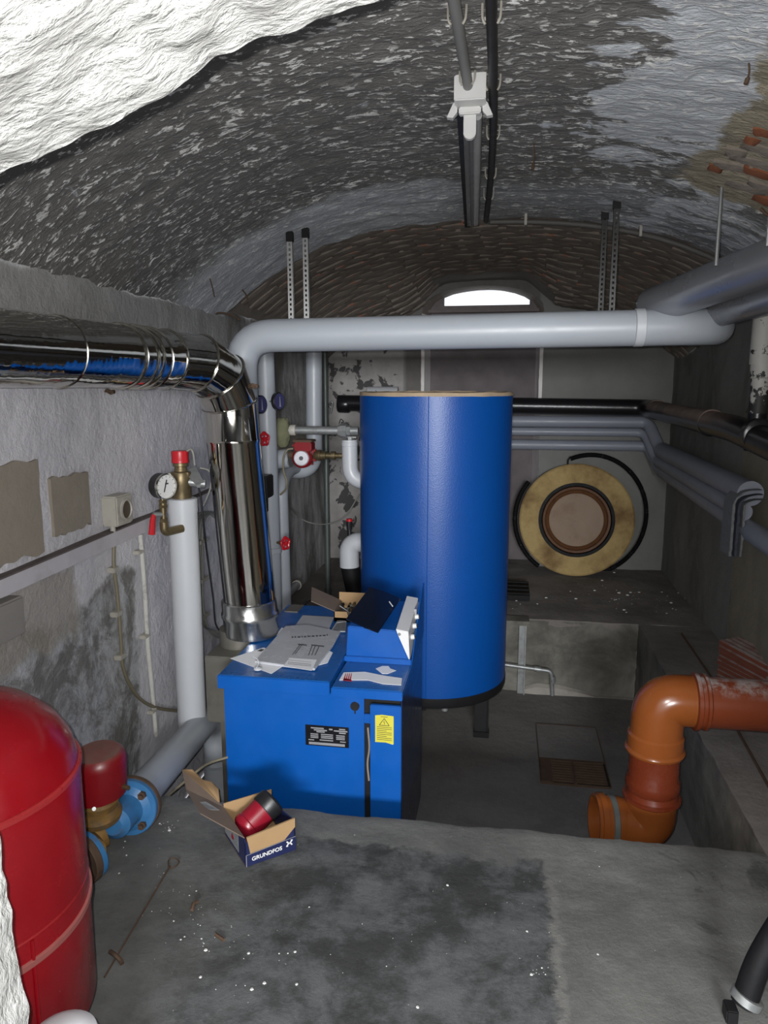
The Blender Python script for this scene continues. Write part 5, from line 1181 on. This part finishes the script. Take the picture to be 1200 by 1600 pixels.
obj('tray_bottom', MB().box(x0_, x0_+sw, y0_, y0_+sd_, LZ, LZ+.020), M['card_dark'], sc, smooth=False)
obj('open_flap', MB().prism([Vector((x0_, y0_+.0, LZ+.05)), Vector((x0_, y0_+sd_, LZ+.055)), at(487, 918, y=y0_+sd_+.04), at(486, 940, y=y0_+.03)], (0, 0, .004)), M['card_dark'], sc, smooth=False)
for k in range(16):
    px_, py_ = x0_+random.uniform(.02, sw-.02), y0_+random.uniform(.02, sd_-.02); a_ = random.uniform(0, PI); h_ = LZ+.030+random.uniform(0, .016); ln = random.uniform(.010, .024)
    e_ = Vector((math.cos(a_)*ln, math.sin(a_)*ln, random.uniform(-.004, .012))); c_ = Vector((px_, py_, h_))
    f_ = MB().cyl(c_-e_, c_+e_, .004, 8).cyl(c_+e_, c_+e_*1.25, .009, 6)
    w_, m_ = (('brass', M['brass']), ('black', M['black_metal']), ('grey steel', M['galv']))[k % 3]
    tag(obj('pipe_fitting', f_, m_), 'small %s fitting among others in the screw box on the boiler' % w_, 'fitting', w_+' fittings in the screw box')
lv = at(537, 950, z=.47)
tag(obj('lever_handle', MB().tube([lv+Vector((.03, .0, -.05)), lv+Vector((.02, 0, -.015)), lv+Vector((-.02, 0, .01))], .006, 8), M['black']), 'black bent lever sticking out of the screw box', 'lever')
tag(obj('black_wire_loop', MB().tube(spline([at(475, 945, z=.395), at(480, 938, y=3.55), at(490, 935, y=3.56), at(503, 943, y=3.55)]), .004, 8), M['rubber']), 'short black wire loop behind the boiler lid', 'wire')
SZ = .3735
sl = thing('striped_sheet', 'torn white sheet with red stripes on the lower boiler lid', 'paper', at(580, 1058, z=SZ))
obj('sheet', sheet([(530, 1063), (537, 1051), (570, 1050), (600, 1056), (628, 1060), (627, 1071), (598, 1069), (575, 1063)], SZ), M['paper'], sl, smooth=False)
mb = MB()
for k in range(4):
    mb.prism([at(px, py, z=SZ+.0014) for px, py in ((536+k*3.2, 1063), (540+k*3.0, 1052), (541+k*3.0, 1052), (538.5+k*3.2, 1063))], (0, 0, .0004))
mb.prism([at(px, py, z=SZ+.0014) for px, py in ((536, 1063.5), (538, 1060), (549, 1062), (550, 1065))], (0, 0, .0004))
obj('red_stripes', mb, M['redprint'], sl, smooth=False)
s2_ = obj('paper_scrap', sheet([(587, 1045), (597, 1041), (607, 1041), (610, 1045), (619, 1048), (606, 1053), (597, 1053)], SZ), M['paper'], smooth=False)
tag(s2_, 'small blank torn paper scrap behind the striped sheet', 'paper')
# plastic hook standing on the sheet
tag(obj('plastic_clip', MB().tube(spline([at(400, 1044, z=LZ+.008), at(404, 1036, z=LZ+.04), at(402, 1030, z=LZ+.05), at(396, 1026, z=LZ+.055)]), .003, 6).lathe([(.016, 0), (.016, .006), (.010, .010)], at(403, 1046, z=LZ+.002), (0, 0, 1), 14), M['pipe_white']), 'tiny translucent plastic hook on the loose sheet', 'clip')

# ------------------------------------------------------------ wire rod and debris on the floor
r0, r1 = at(163, 1527, z=.006), at(266, 1353, z=.008)
lp = [at(px, py, z=.010) for px, py in ((264, 1356), (263, 1346), (268, 1341), (276, 1342), (280, 1347), (274, 1354), (266, 1357))]
tag(obj('wire_hook_rod', MB().tube([r0, r1], .0026, 6).tube(spline(lp, 5), .0024, 6), M['rust']), 'long thin wire rod with a looped end lying on the near floor', 'rod')
sc_ = [((184, 1497), .02), ((188, 1505), .014)]
mb = MB().tube(spline([at(172, 1487, z=.012), at(180, 1492, z=.020), at(188, 1500, z=.010), at(191, 1506, z=.006)]), .006, 6)
tag(obj('rusty_scrap', mb, M['rust']), 'small rusty scrap on the wire rod', 'scrap')
tag(obj('rusty_scrap', MB().tube(spline([at(300, 1422, z=.006), at(303, 1412, z=.01), at(309, 1409, z=.006)]), .006, 6), M['rust']), 'small rusty scrap right of the wire loop', 'scrap')
tag(obj('rusty_scrap', MB().tube([at(337, 1460, z=.004), at(350, 1469, z=.006)], .005, 6), M['rust']), 'small rusty stick on the near floor', 'scrap')
mb = MB(); rr2 = random.Random(3)
cl = [((265, 1295), 14, 14), ((200, 1330), 60, 6), ((320, 1470), 40, 9), ((300, 1440), 90, 16), ((560, 1450), 220, 18), ((845, 1518), 16, 10), ((250, 1400), 90, 20), ((880, 1400), 180, 14), ((400, 1500), 80, 12)]
for (c_, s_, n_) in cl:
    for k in range(n_):
        p = at(c_[0]+rr2.gauss(0, s_*.5), min(1640, c_[1]+rr2.gauss(0, s_*.35)), z=.004)
        if p.y > 2.3 or p.x < -1.05 and p.y < 1.9: continue
        a_ = .0012+rr2.random()**5*.005; mb.lathe([(a_, 0), (a_*.7, a_*.5)], (p.x, p.y, fz(p.x, p.y)+.0005), (rr2.uniform(-.2, .2), .1, 1), 5)
o = tag(obj('plaster_crumbs', mb, M['debris'], smooth=False), 'white plaster crumbs scattered over the near floor', 'crumbs'); o['kind'] = 'stuff'
mb = MB()
for (c_, s_, n_) in [((800, 930), 60, 16), ((1010, 935), 70, 30), ((930, 920), 80, 20)]:
    for k in range(n_):
        p = at(c_[0]+rr2.gauss(0, s_*.5), c_[1]+rr2.gauss(0, 12), z=.004)
        if p.y < PY1+.05 or p.y > 6.1: continue
        a_ = .003+rr2.random()**3*.012; mb.lathe([(a_, 0), (a_*.7, a_*.5)], (p.x, p.y, .003), (.1, .1, 1), 5)
o = tag(obj('plaster_crumbs', mb, M['debris'], smooth=False), 'plaster crumbs on the back ledge before the foam lid', 'crumbs'); o['kind'] = 'stuff'
# thin lead between wall and boiler foot
tag(obj('boiler_lead', MB().tube(spline([at(235, 1262, y=2.36), at(260, 1245, y=2.42), at(290, 1220, y=2.5), at(322, 1195, y=2.56), at(356, 1183, y=2.60)]), .005, 8), M['beige_cable']), 'beige lead running from the floor to the boiler side', 'cable')
